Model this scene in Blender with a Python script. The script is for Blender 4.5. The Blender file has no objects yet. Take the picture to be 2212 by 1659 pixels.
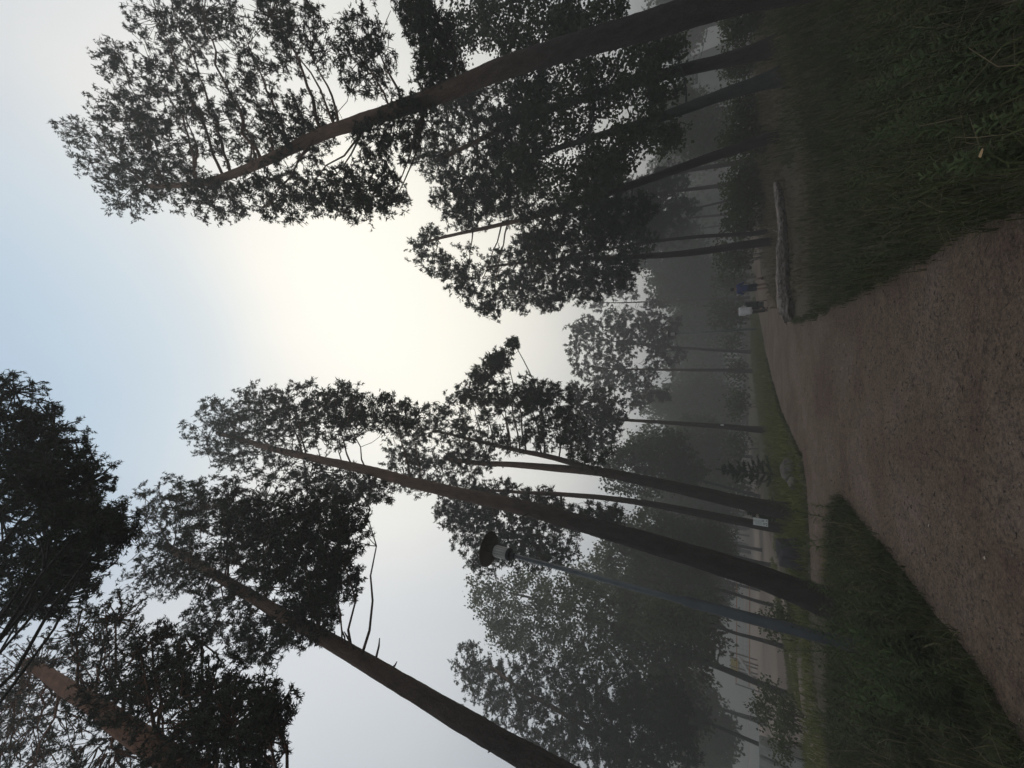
import bpy, bmesh, math, random
import numpy as np
from mathutils import Vector, Matrix, kdtree, noise as mnoise

rng = np.random.default_rng(7)
random.seed(7)
R = math.radians
scene = bpy.context.scene
col = scene.collection

# ------------------------------------------------------------------ camera
H = 1.6                 # eye height
FPX = 820.0             # focal length measured on the 2212 x 1659 view of the photograph
CX, CY = 1106.0, 829.5
PITCH = R(30.4)
ST, CT = math.sin(PITCH), math.cos(PITCH)
cam_data = bpy.data.cameras.new('camera')
cam = bpy.data.objects.new('camera', cam_data)
col.objects.link(cam)
cam_data.sensor_fit = 'HORIZONTAL'
cam_data.sensor_width = 36.0
cam_data.lens = 36.0 * FPX / 2212.0
cam_data.clip_start = 0.05
cam_data.clip_end = 3000
fwd = Vector((0, CT, ST)); upv = Vector((0, -ST, CT)); rgt = Vector((1, 0, 0))
# the phone was held upright but the file lies on its side: camera x points down, camera y points right
m = Matrix((-upv, rgt, -fwd)).transposed().to_4x4()
m.translation = Vector((0, 0, H))
cam.matrix_world = m
scene.camera = cam

# ------------------------------------------------------------------ sky, sun, exposure
SUN_EL, SUN_AZ = R(43), R(19)        # azimuth clockwise from +Y
SUN_DIR = Vector((math.sin(SUN_AZ) * math.cos(SUN_EL), math.cos(SUN_AZ) * math.cos(SUN_EL), math.sin(SUN_EL)))
world = bpy.data.worlds.new('World'); scene.world = world; world.use_nodes = True
wn = world.node_tree; wn.nodes.clear()
w_out = wn.nodes.new('ShaderNodeOutputWorld')
w_bg = wn.nodes.new('ShaderNodeBackground')
w_sky = wn.nodes.new('ShaderNodeTexSky')
w_sky.sky_type = 'NISHITA'; w_sky.sun_disc = False
w_sky.sun_elevation = SUN_EL; w_sky.sun_rotation = SUN_AZ
w_sky.air_density = 1.0; w_sky.dust_density = 1.5; w_sky.ozone_density = 1.0
w_bg.inputs['Strength'].default_value = 0.10
# thin high fog veil lit by the hidden sun: brightest round the sun, bluish away from it
w_tc = wn.nodes.new('ShaderNodeTexCoord')
w_dot = wn.nodes.new('ShaderNodeVectorMath'); w_dot.operation = 'DOT_PRODUCT'
w_dot.inputs[1].default_value = SUN_DIR
w_nz = wn.nodes.new('ShaderNodeTexNoise'); w_nz.inputs['Scale'].default_value = 2.2
w_nz.inputs['Detail'].default_value = 3.0
w_ma = wn.nodes.new('ShaderNodeMath'); w_ma.operation = 'MULTIPLY_ADD'
w_ma.inputs[1].default_value = 0.16
w_sub = wn.nodes.new('ShaderNodeMath'); w_sub.operation = 'SUBTRACT'; w_sub.inputs[1].default_value = 0.08
w_ramp = wn.nodes.new('ShaderNodeValToRGB')
cr = w_ramp.color_ramp
cr.interpolation = 'EASE'
cr.elements[0].position = 0.0; cr.elements[0].color = (6.8, 7.4, 8.1, 1)
cr.elements[1].position = 1.0; cr.elements[1].color = (14.6, 14.1, 12.6, 1)
for p, c in ((0.45, (8.0, 8.6, 9.3, 1)), (0.70, (9.6, 10.0, 10.4, 1)), (0.87, (12.2, 12.1, 11.5, 1))):
    e = cr.elements.new(p); e.color = c
w_mix = wn.nodes.new('ShaderNodeMix'); w_mix.data_type = 'RGBA'
w_mix.inputs['Factor'].default_value = 0.85
# the fog is thinnest straight up, so the blue shows through there
w_sep = wn.nodes.new('ShaderNodeSeparateXYZ'); w_el = wn.nodes.new('ShaderNodeMapRange'); w_el.interpolation_type = 'SMOOTHSTEP'
for k_, v_ in (('From Min', 0.70), ('From Max', 1.0), ('To Min', 0.98), ('To Max', 0.80)): w_el.inputs[k_].default_value = v_
wl = wn.links.new
wl(w_tc.outputs['Generated'], w_dot.inputs[0]); wl(w_tc.outputs['Generated'], w_nz.inputs['Vector'])
wl(w_nz.outputs['Fac'], w_ma.inputs[0]); wl(w_dot.outputs['Value'], w_ma.inputs[2])
wl(w_ma.outputs[0], w_sub.inputs[0]); wl(w_sub.outputs[0], w_ramp.inputs['Fac'])
wl(w_tc.outputs['Generated'], w_sep.inputs[0]); wl(w_sep.outputs['Z'], w_el.inputs['Value']); wl(w_el.outputs[0], w_mix.inputs['Factor'])
wl(w_sky.outputs['Color'], w_mix.inputs['A']); w_t = wn.nodes.new('ShaderNodeMix'); w_t.data_type = 'RGBA'; w_t.inputs['A'].default_value = (1, 1, 1, 1); w_t.inputs['B'].default_value = (0.70, 0.85, 1.0, 1)
w_inv = wn.nodes.new('ShaderNodeMapRange'); w_inv.interpolation_type = 'SMOOTHSTEP'
for k_, v_ in (('From Min', 0.86), ('From Max', 1.0)): w_inv.inputs[k_].default_value = v_
w_mul = wn.nodes.new('ShaderNodeMix'); w_mul.data_type = 'RGBA'; w_mul.blend_type = 'MULTIPLY'; w_mul.inputs['Factor'].default_value = 1.0
wl(w_sep.outputs['Z'], w_inv.inputs['Value']); wl(w_inv.outputs[0], w_t.inputs['Factor'])
wl(w_ramp.outputs['Color'], w_mul.inputs['A']); wl(w_t.outputs['Result'], w_mul.inputs['B']); wl(w_mul.outputs['Result'], w_mix.inputs['B'])
wl(w_mix.outputs['Result'], w_bg.inputs['Color']); wl(w_bg.outputs[0], w_out.inputs['Surface'])

sun_d = bpy.data.lights.new('sun', 'SUN'); sun_d.energy = 0.5; sun_d.angle = R(14); sun_d.color = (1.0, 0.95, 0.86)
sun = bpy.data.objects.new('sun', sun_d); col.objects.link(sun)
sun.rotation_euler = (-SUN_DIR).to_track_quat('-Z', 'Y').to_euler()
sun.location = SUN_DIR * 60

HAZE_DENSITY = 0.0115
vs = scene.view_settings
vs.view_transform = 'Standard'; vs.look = 'None'; vs.gamma = 1.0; vs.use_curve_mapping = False
vs.exposure = 0.0
cy = scene.cycles
cy.use_denoising = True
try: cy.denoiser = 'OPENIMAGEDENOISE'
except Exception: pass
cy.max_bounces = 6; cy.diffuse_bounces = 2; cy.glossy_bounces = 2; cy.transmission_bounces = 3
cy.volume_bounces = 0; cy.transparent_max_bounces = 8
cy.caustics_reflective = False; cy.caustics_refractive = False

# ------------------------------------------------------------------ pixel helpers (2212 x 1659 view)
def ray(dx, dy):
    a = (CY - dy) / FPX; b = (CX - dx) / FPX
    return a, CT - b * ST, ST + b * CT
def at(dx, dy, Y0, k=0.0):
    """point on the ray of that pixel in the plane Y = Y0 + k*z; also its distance along the axis"""
    a, b, c = ray(dx, dy)
    t = (Y0 + k * H) / (b - k * c)
    return Vector((a * t, b * t, H + c * t)), t
def gnd(dx, dy, z=0.0):
    a, b, c = ray(dx, dy)
    t = (z - H) / c
    return Vector((a * t, b * t, z))
def proj(P):
    """world -> view pixels, P (n,3)"""
    x = P[:, 0]; y = P[:, 1]; z = P[:, 2] - H
    d = y * CT + z * ST; u = -y * ST + z * CT
    d = np.where(d < 0.05, 0.05, d)
    return CX - FPX * u / d, CY - FPX * x / d
def sstep(a, b, x):
    t = np.clip((x - a) / (b - a), 0, 1); return t * t * (3 - 2 * t)
def terrain(x, y):
    x = np.asarray(x, float); y = np.asarray(y, float)
    left = -0.85 * sstep(-6.5, -17, x)
    right = 0.55 * sstep(4.0, 8.0, x - 0.16 * (y - 6)) * (1 - 0.7 * sstep(17, 30, y))
    bump = 0.05 * np.sin(x * 0.9 + 1.3) * np.cos(y * 0.7) * sstep(3.5, 8, np.abs(x - 1.5))
    return left + right + bump
def tz(x, y): return float(terrain(x, y))

# ------------------------------------------------------------------ materials
def mat(name, rough=0.9):
    m_ = bpy.data.materials.new(name); m_.use_nodes = True
    b_ = m_.node_tree.nodes['Principled BSDF']; b_.inputs['Roughness'].default_value = rough
    b_.inputs['Specular IOR Level'].default_value = 0.25
    return m_, m_.node_tree, b_
def nd(nt, kind, **kw):
    n = nt.nodes.new(kind)
    for k_, v_ in kw.items():
        if k_ in n.inputs: n.inputs[k_].default_value = v_
        else: setattr(n, k_, v_)
    return n
def ramp(nt, stops):
    r_ = nt.nodes.new('ShaderNodeValToRGB'); e = r_.color_ramp.elements
    e[0].position = stops[0][0]; e[0].color = (*stops[0][1], 1)
    e[1].position = stops[-1][0]; e[1].color = (*stops[-1][1], 1)
    for p, c_ in stops[1:-1]:
        q = e.new(p); q.color = (*c_, 1)
    return r_
def plain(name, c, rough=0.8, metal=0.0, var=0.15, scale=6.0):
    m_, nt, b_ = mat(name, rough); b_.inputs['Metallic'].default_value = metal
    tc = nd(nt, 'ShaderNodeTexCoord'); nz = nd(nt, 'ShaderNodeTexNoise', Scale=scale, Detail=4.0)
    r_ = ramp(nt, [(0.3, tuple(v * (1 - var) for v in c)), (0.7, tuple(min(1, v * (1 + var)) for v in c))])
    nt.links.new(tc.outputs['Object'], nz.inputs['Vector']); nt.links.new(nz.outputs['Fac'], r_.inputs['Fac'])
    nt.links.new(r_.outputs['Color'], b_.inputs['Base Color'])
    return m_
def leaf_mat(name, c0, c1, scale=1.2, trans=0.25):
    m_, nt, b_ = mat(name, 0.75)
    geo = nd(nt, 'ShaderNodeNewGeometry'); nz = nd(nt, 'ShaderNodeTexNoise', Scale=scale, Detail=2.0)
    nz2 = nd(nt, 'ShaderNodeTexNoise', Scale=scale * 12, Detail=1.0)
    mx = nd(nt, 'ShaderNodeMath', operation='ADD'); ml = nd(nt, 'ShaderNodeMath', operation='MULTIPLY'); ml.inputs[1].default_value = 0.5
    r_ = ramp(nt, [(0.35, c0), (0.65, c1)])
    L = nt.links.new
    L(geo.outputs['Position'], nz.inputs['Vector']); L(geo.outputs['Position'], nz2.inputs['Vector'])
    L(nz.outputs['Fac'], mx.inputs[0]); L(nz2.outputs['Fac'], mx.inputs[1]); L(mx.outputs[0], ml.inputs[0])
    L(ml.outputs[0], r_.inputs['Fac']); L(r_.outputs['Color'], b_.inputs['Base Color'])
    tr = nd(nt, 'ShaderNodeBsdfTranslucent'); ms = nd(nt, 'ShaderNodeMixShader'); ms.inputs[0].default_value = trans
    L(r_.outputs['Color'], tr.inputs['Color']); L(b_.outputs[0], ms.inputs[1]); L(tr.outputs[0], ms.inputs[2])
    out = nt.nodes['Material Output']; L(ms.outputs[0], out.inputs['Surface'])
    return m_
def bark_mat(name, low, high, z0, z1, bump=0.6):
    """pine bark: dark fissured plates below, flaky and orange higher up (the tree's own colour)"""
    m_, nt, b_ = mat(name, 0.95); L = nt.links.new
    geo = nd(nt, 'ShaderNodeNewGeometry')
    mp = nd(nt, 'ShaderNodeMapping'); mp.inputs['Scale'].default_value = (1, 1, 0.35)
    vo = nd(nt, 'ShaderNodeTexVoronoi', feature='DISTANCE_TO_EDGE', Scale=24.0)
    nz = nd(nt, 'ShaderNodeTexNoise', Scale=9.0, Detail=6.0)
    sep = nd(nt, 'ShaderNodeSeparateXYZ')
    mr = nd(nt, 'ShaderNodeMapRange'); mr.inputs['From Min'].default_value = z0; mr.inputs['From Max'].default_value = z1
    L(geo.outputs['Position'], mp.inputs['Vector']); L(mp.outputs[0], nz.inputs['Vector'])
    wv = nd(nt, 'ShaderNodeTexNoise', Scale=6.0, Detail=3.0); wm_ = nd(nt, 'ShaderNodeVectorMath', operation='MULTIPLY_ADD'); wm_.inputs[1].default_value = (0.14, 0.14, 0.14)
    L(geo.outputs['Position'], wv.inputs['Vector']); L(wv.outputs['Color'], wm_.inputs[0]); L(mp.outputs[0], wm_.inputs[2]); L(wm_.outputs[0], vo.inputs['Vector'])
    L(geo.outputs['Position'], sep.inputs[0]); L(sep.outputs['Z'], mr.inputs['Value'])
    rl = ramp(nt, [(0.25, tuple(v * 0.55 for v in low)), (0.75, tuple(v * 1.3 for v in low))])
    rh = ramp(nt, [(0.25, tuple(v * 0.6 for v in high)), (0.75, tuple(v * 1.25 for v in high))])
    L(nz.outputs['Fac'], rl.inputs['Fac']); L(nz.outputs['Fac'], rh.inputs['Fac'])
    mx = nd(nt, 'ShaderNodeMix', data_type='RGBA')
    L(mr.outputs[0], mx.inputs['Factor']); L(rl.outputs[0], mx.inputs['A']); L(rh.outputs[0], mx.inputs['B'])
    fis = ramp(nt, [(0.0, (0.35, 0.35, 0.35)), (0.12, (1, 1, 1))]); L(vo.outputs['Distance'], fis.inputs['Fac'])
    mu = nd(nt, 'ShaderNodeMix', data_type='RGBA', blend_type='MULTIPLY'); mu.inputs['Factor'].default_value = 0.6
    L(mx.outputs['Result'], mu.inputs['A']); L(fis.outputs[0], mu.inputs['B'])
    L(mu.outputs['Result'], b_.inputs['Base Color'])
    bp = nd(nt, 'ShaderNodeBump', Strength=bump, Distance=0.03)
    ad = nd(nt, 'ShaderNodeMath', operation='MULTIPLY_ADD'); ad.inputs[1].default_value = 0.4
    L(nz.outputs['Fac'], ad.inputs[0]); L(fis.outputs[0], ad.inputs[2]); L(ad.outputs[0], bp.inputs['Height'])
    L(bp.outputs[0], b_.inputs['Normal'])
    return m_
M = {}
M['bark'] = bark_mat('pine_bark', (0.050, 0.040, 0.036), (0.17, 0.10, 0.068), 4.5, 11.0)
M['bark_orange'] = bark_mat('pine_bark_orange', (0.08, 0.055, 0.045), (0.20, 0.095, 0.055), 3.0, 9.0)
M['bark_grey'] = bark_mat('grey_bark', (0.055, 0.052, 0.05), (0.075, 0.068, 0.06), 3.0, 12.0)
M['twig'] = plain('twig_wood', (0.06, 0.045, 0.036), 0.95)
M['pine'] = leaf_mat('pine_needles', (0.020, 0.028, 0.014), (0.044, 0.058, 0.027), trans=0.12)
M['leaf'] = leaf_mat('broad_leaves', (0.026, 0.040, 0.014), (0.060, 0.078, 0.024), trans=0.22)
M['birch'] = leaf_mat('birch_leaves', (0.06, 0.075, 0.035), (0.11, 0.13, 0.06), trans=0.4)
M['spruce'] = leaf_mat('spruce_needles', (0.02, 0.035, 0.02), (0.045, 0.07, 0.035))
M['bush'] = leaf_mat('bush_leaves', (0.04, 0.055, 0.022), (0.085, 0.10, 0.035), trans=0.3)

# ------------------------------------------------------------------ mesh helpers
def tag(o, label=None, cat=None, group=None, kind=None):
    if label: o['label'] = label
    if cat: o['category'] = cat
    if group: o['group'] = group
    if kind: o['kind'] = kind
    return o
def link(name, me, m_=None, parent=None):
    o = bpy.data.objects.new(name, me); col.objects.link(o)
    if m_ is not None:
        for q in (m_ if isinstance(m_, (list, tuple)) else [m_]): me.materials.append(q)
    if parent is not None: o.parent = parent
    return o
def empty(name, loc=(0, 0, 0), rz=0.0):
    o = bpy.data.objects.new(name, None); col.objects.link(o)
    o.location = loc; o.rotation_euler = (0, 0, rz); o.empty_display_size = 0.3
    return o
def fixed_mesh(name, V, n, idx=None, smooth=False):
    """V (k,3) vertices; polygons of n corners each, idx (p,n) or consecutive"""
    V = np.ascontiguousarray(V, dtype=np.float32)
    if idx is None: idx = np.arange(len(V), dtype=np.int32)
    idx = np.ascontiguousarray(idx, dtype=np.int32).ravel()
    me = bpy.data.meshes.new(name)
    me.vertices.add(len(V)); me.vertices.foreach_set('co', V.ravel())
    me.loops.add(len(idx)); me.loops.foreach_set('vertex_index', idx)
    np_ = len(idx) // n
    me.polygons.add(np_)
    me.polygons.foreach_set('loop_start', np.arange(np_, dtype=np.int32) * n)
    me.polygons.foreach_set('loop_total', np.full(np_, n, dtype=np.int32))
    if smooth: me.polygons.foreach_set('use_smooth', np.ones(np_, dtype=bool))
    me.update(calc_edges=True)
    return me
class Tubes:
    """polyline tubes gathered into one mesh"""
    def __init__(s): s.v = []; s.f = []; s.n = 0
    def add(s, pts, rad, sides=6, cap=True):
        P = np.asarray([tuple(p) for p in pts], float); k = len(P)
        rad = np.broadcast_to(np.asarray(rad, float), (k,))
        T = np.gradient(P, axis=0); T /= np.linalg.norm(T, axis=1)[:, None] + 1e-9
        ref = np.array([0.31, 0.87, 0.38]) if abs(T[0][2]) > 0.7 else np.array([0.1, 0.2, 1.0])
        A = np.cross(T, ref); A /= np.linalg.norm(A, axis=1)[:, None] + 1e-9
        B = np.cross(T, A)
        ang = np.arange(sides) * 2 * math.pi / sides
        ring = P[:, None, :] + rad[:, None, None] * (np.cos(ang)[None, :, None] * A[:, None, :] + np.sin(ang)[None, :, None] * B[:, None, :])
        base = s.n; s.v.append(ring.reshape(-1, 3)); s.n += k * sides
        i = np.arange(k - 1)[:, None]; j = np.arange(sides)[None, :]; j2 = (j + 1) % sides
        q = np.stack([base + i * sides + j, base + i * sides + j2, base + (i + 1) * sides + j2, base + (i + 1) * sides + j], -1).reshape(-1, 4)
        s.f.append(q)
        if cap and sides == 4:
            s.f.append(np.array([[base + 3, base + 2, base + 1, base], [base + (k - 1) * 4 + q_ for q_ in range(4)]]))
    def mesh(s, name, smooth=True):
        if not s.v: return None
        return fixed_mesh(name, np.concatenate(s.v), 4, np.concatenate(s.f), smooth)
def boxes_mesh(name, boxes, bevel=0.0):
    """boxes: (cx,cy,cz,sx,sy,sz[,rotz]) -> one mesh"""
    bm = bmesh.new()
    for b in boxes:
        mt = Matrix.Translation(b[:3]) @ Matrix.Rotation(b[6] if len(b) > 6 else 0, 4, 'Z') @ Matrix.Diagonal((b[3], b[4], b[5], 1))
        bmesh.ops.create_cube(bm, size=1.0, matrix=mt)
    if bevel: bmesh.ops.bevel(bm, geom=bm.edges[:], offset=bevel, segments=2, affect='EDGES')
    me = bpy.data.meshes.new(name); bm.to_mesh(me); bm.free(); return me
def lathe_mesh(name, prof, sides=24, smooth=True):
    bm = bmesh.new(); rings = []
    for r_, z_ in prof:
        if r_ < 1e-5: rings.append([bm.verts.new((0, 0, z_))])
        else: rings.append([bm.verts.new((r_ * math.cos(2 * math.pi * i / sides), r_ * math.sin(2 * math.pi * i / sides), z_)) for i in range(sides)])
    for a, b in zip(rings, rings[1:]):
        for i in range(sides):
            j = (i + 1) % sides
            if len(a) == 1 and len(b) == 1: continue
            if len(a) == 1: f = bm.faces.new((a[0], b[j], b[i]))
            elif len(b) == 1: f = bm.faces.new((a[i], a[j], b[0]))
            else: f = bm.faces.new((a[i], a[j], b[j], b[i]))
            f.smooth = smooth
    bmesh.ops.recalc_face_normals(bm, faces=bm.faces[:])
    me = bpy.data.meshes.new(name); bm.to_mesh(me); bm.free(); return me
def rock_mesh(name, sx, sy, sz, seed, square=0.0, sub=3):
    bm = bmesh.new(); bmesh.ops.create_icosphere(bm, subdivisions=sub, radius=1.0)
    for v in bm.verts:
        p = v.co.copy()
        if square:
            q = max(abs(p.x), abs(p.y), abs(p.z)); p = p.lerp(p / q * 0.85, square)
        n = mnoise.fractal(p * 1.3 + Vector((seed, seed * 2.1, 0)), 1.0, 2.0, 4)
        n2 = mnoise.noise(p * 5 + Vector((seed, 0, 3)))
        p *= 1 + 0.22 * n + 0.05 * n2
        v.co = Vector((p.x * sx, p.y * sy, p.z * sz))
    me = bpy.data.meshes.new(name); bm.to_mesh(me); bm.free(); return me

# ------------------------------------------------------------------ ground, path
xs = np.unique(np.concatenate([np.linspace(-240, -30, 22), np.linspace(-30, 30, 121), np.linspace(30, 240, 22)]))
ys = np.unique(np.concatenate([np.linspace(-40, -4, 10), np.linspace(-4, 40, 89), np.linspace(40, 390, 36)]))
GX, GY = np.meshgrid(xs, ys)
GV = np.stack([GX, GY, terrain(GX, GY)], -1).reshape(-1, 3)
nx, ny = len(xs), len(ys)
i, j = np.meshgrid(np.arange(nx - 1), np.arange(ny - 1)); b0 = (j * nx + i).ravel()
GF = np.stack([b0, b0 + 1, b0 + nx + 1, b0 + nx], -1)
gm, nt, bs = mat('soil_and_sand', 1.0); L = nt.links.new
geo = nd(nt, 'ShaderNodeNewGeometry'); sep = nd(nt, 'ShaderNodeSeparateXYZ'); L(geo.outputs['Position'], sep.inputs[0])
n1 = nd(nt, 'ShaderNodeTexNoise', Scale=0.35, Detail=5.0); n2 = nd(nt, 'ShaderNodeTexNoise', Scale=14.0, Detail=6.0)
L(geo.outputs['Position'], n1.inputs['Vector']); L(geo.outputs['Position'], n2.inputs['Vector'])
soil = ramp(nt, [(0.3, (0.035, 0.03, 0.018)), (0.7, (0.085, 0.07, 0.045))]); L(n2.outputs['Fac'], soil.inputs['Fac'])
sand = ramp(nt, [(0.3, (0.20, 0.155, 0.125)), (0.7, (0.30, 0.235, 0.195))]); L(n2.outputs['Fac'], sand.inputs['Fac'])
mrx = nd(nt, 'ShaderNodeMapRange'); mrx.inputs['From Min'].default_value = -7.0; mrx.inputs['From Max'].default_value = -10.0
adx = nd(nt, 'ShaderNodeMath', operation='MULTIPLY_ADD'); adx.inputs[1].default_value = 6.0
L(n1.outputs['Fac'], adx.inputs[0]); L(sep.outputs['X'], adx.inputs[2])
sbx = nd(nt, 'ShaderNodeMath', operation='SUBTRACT'); sbx.inputs[1].default_value = 3.0
L(adx.outputs[0], sbx.inputs[0]); L(sbx.outputs[0], mrx.inputs['Value'])
mxg = nd(nt, 'ShaderNodeMix', data_type='RGBA'); L(mrx.outputs[0], mxg.inputs['Factor'])
L(soil.outputs[0], mxg.inputs['A']); L(sand.outputs[0], mxg.inputs['B']); L(mxg.outputs['Result'], bs.inputs['Base Color'])
bpn = nd(nt, 'ShaderNodeBump', Strength=0.5, Distance=0.05); L(n2.outputs['Fac'], bpn.inputs['Height']); L(bpn.outputs[0], bs.inputs['Normal'])
tag(link('ground', fixed_mesh('ground', GV, 4, GF, True), gm), kind='structure')

def poly_world(pix): return [gnd(*p)[:2] for p in pix]
RIGHT_EDGE = [(2212, 440), (2100, 497), (1990, 557), (1900, 607), (1840, 640), (1790, 668), (1745, 690), (1712, 690), (1690, 662), (1668, 628), (1654, 606), (1644, 590)]
LEFT_EDGE = [(2212, 1600), (2150, 1478), (2080, 1375), (2000, 1288), (1930, 1205), (1870, 1133), (1826, 1078), (1806, 1100), (1790, 1180), (1780, 1300), (1755, 1300), (1752, 1180), (1745, 1060), (1735, 985), (1712, 940), (1690, 890), (1672, 830), (1656, 765), (1645, 705), (1637, 660)]
rw = [Vector((1.6, 1.0))] + [Vector(p) for p in poly_world(RIGHT_EDGE)] + [Vector((11.5, 34)), Vector((20, 44)), Vector((36, 52))]
lw = [Vector((-2.3, 1.0))] + [Vector(p) for p in poly_world(LEFT_EDGE)] + [Vector((6.2, 36.5)), Vector((9.5, 43)), Vector((17, 50)), Vector((34, 58))]
rw.insert(0, Vector((1.6, -30))); lw.insert(0, Vector((-2.4, -30)))
def jag(pts, amp):
    out = []
    for a, b in zip(pts, pts[1:]):
        n = max(1, int((b - a).length / 0.18)); 
        if (a.y < 1): n = 1
        for q in range(n):
            p = a.lerp(b, q / n)
            d = mnoise.noise(Vector((p.x * 1.7, p.y * 1.7, 5))) * amp + mnoise.noise(Vector((p.x * 6, p.y * 6, 1))) * amp * 0.5
            out.append(Vector((p.x + d, p.y + d * 0.4)))
    out.append(pts[-1]); return out
PATH = jag(rw, 0.10) + list(reversed(jag(lw, 0.10)))
PATH_NP = np.array([tuple(p) for p in PATH])
bm = bmesh.new()
vv = [bm.verts.new((p.x, p.y, 0.0)) for p in PATH]
bm.faces.new(vv); bmesh.ops.triangulate(bm, faces=bm.faces[:])
for cut in range(-3, 60):
    bmesh.ops.bisect_plane(bm, geom=bm.verts[:] + bm.edges[:] + bm.faces[:], plane_co=(0, cut, 0), plane_no=(0, 1, 0))
for cut in range(-6, 36):
    bmesh.ops.bisect_plane(bm, geom=bm.verts[:] + bm.edges[:] + bm.faces[:], plane_co=(cut, 0, 0), plane_no=(1, 0, 0))
for v in bm.verts: v.co.z = max(tz(v.co.x, v.co.y), 0) * 1.0 + 0.02
bmesh.ops.recalc_face_normals(bm, faces=bm.faces[:])
for f in bm.faces:
    if f.normal.z < 0: f.normal_flip()
pme = bpy.data.meshes.new('path'); bm.to_mesh(pme); bm.free()
pm, nt, bs = mat('gravel_path', 0.95); L = nt.links.new
geo = nd(nt, 'ShaderNodeNewGeometry')
a1 = nd(nt, 'ShaderNodeTexNoise', Scale=0.55, Detail=6.0, Roughness=0.65, Distortion=0.6); a2 = nd(nt, 'ShaderNodeTexNoise', Scale=32.0, Detail=8.0, Roughness=0.8)
a3 = nd(nt, 'ShaderNodeTexVoronoi', Scale=70.0); a4 = nd(nt, 'ShaderNodeTexNoise', Scale=6.0, Detail=7.0, Roughness=0.7)
for q in (a1, a2, a3, a4): L(geo.outputs['Position'], q.inputs['Vector'])
c1 = ramp(nt, [(0.32, (0.088, 0.052, 0.040)), (0.5, (0.124, 0.086, 0.062)), (0.68, (0.165, 0.120, 0.100))]); L(a1.outputs['Fac'], c1.inputs['Fac'])
c2 = ramp(nt, [(0.33, (0.30, 0.28, 0.27)), (0.5, (1, 1, 1)), (0.68, (1.75, 1.7, 1.65))]); L(a2.outputs['Fac'], c2.inputs['Fac'])
c4 = ramp(nt, [(0.35, (0.82, 0.82, 0.82)), (0.65, (1.12, 1.12, 1.1))]); L(a4.outputs['Fac'], c4.inputs['Fac'])
m1 = nd(nt, 'ShaderNodeMix', data_type='RGBA', blend_type='MULTIPLY'); m1.inputs['Factor'].default_value = 1
m2 = nd(nt, 'ShaderNodeMix', data_type='RGBA', blend_type='MULTIPLY'); m2.inputs['Factor'].default_value = 1
L(c1.outputs[0], m1.inputs['A']); L(c2.outputs[0], m1.inputs['B']); L(m1.outputs['Result'], m2.inputs['A']); L(c4.outputs[0], m2.inputs['B'])
L(m2.outputs['Result'], bs.inputs['Base Color'])
bpn = nd(nt, 'ShaderNodeBump', Strength=0.9, Distance=0.015)
ad = nd(nt, 'ShaderNodeMath', operation='ADD'); L(a2.outputs['Fac'], ad.inputs[0]); L(a3.outputs['Distance'], ad.inputs[1])
L(ad.outputs[0], bpn.inputs['Height']); L(bpn.outputs[0], bs.inputs['Normal'])
path = link('path', pme, pm); tag(path, kind='structure')

def in_poly(P, poly):
    x, y = P[:, 0], P[:, 1]; c = np.zeros(len(P), bool); n = len(poly)
    for k in range(n):
        x1, y1 = poly[k]; x2, y2 = poly[k - 1]
        if y1 == y2: continue
        hit = ((y1 > y) != (y2 > y)) & (x < (x2 - x1) * (y - y1) / (y2 - y1) + x1)
        c ^= hit
    return c

# ------------------------------------------------------------------ foliage generators
def needles(P, D, k, ln, wd, spread=0.75):
    """k thin triangles round each shoot (P position, D direction)"""
    n = len(P)
    P = np.repeat(P, k, 0); D = np.repeat(D, k, 0)
    d = D * 0.75 + rng.normal(size=(n * k, 3)) * spread * 0.7
    d /= np.linalg.norm(d, axis=1)[:, None] + 1e-9
    s = np.cross(d, rng.normal(size=(n * k, 3))); s /= np.linalg.norm(s, axis=1)[:, None] + 1e-9
    l_ = ln * rng.uniform(0.6, 1.25, n * k)[:, None]; w_ = wd * rng.uniform(0.6, 1.2, n * k)[:, None]
    P = P + D * (rng.uniform(-0.5, 0.5, n * k)[:, None] * ln)
    return np.stack([P - s * w_ / 2, P + s * w_ / 2, P + d * l_], 1).reshape(-1, 3)
def leaves(P, D, k, ln, wd, droop=0.3):
    n = len(P)
    P = np.repeat(P, k, 0) + rng.normal(size=(n * k, 3)) * ln * 0.9; D = np.repeat(D, k, 0)
    d = D * 0.4 + rng.normal(size=(n * k, 3)) * 0.7; d[:, 2] -= droop
    d /= np.linalg.norm(d, axis=1)[:, None] + 1e-9
    s = np.cross(d, rng.normal(size=(n * k, 3))); s /= np.linalg.norm(s, axis=1)[:, None] + 1e-9
    l_ = ln * rng.uniform(0.6, 1.2, n * k)[:, None]; w_ = wd * rng.uniform(0.7, 1.2, n * k)[:, None]
    mid = P + d * l_ * 0.42
    return np.stack([P, mid - s * w_ / 2, P + d * l_, mid + s * w_ / 2], 1).reshape(-1, 3)
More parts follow.
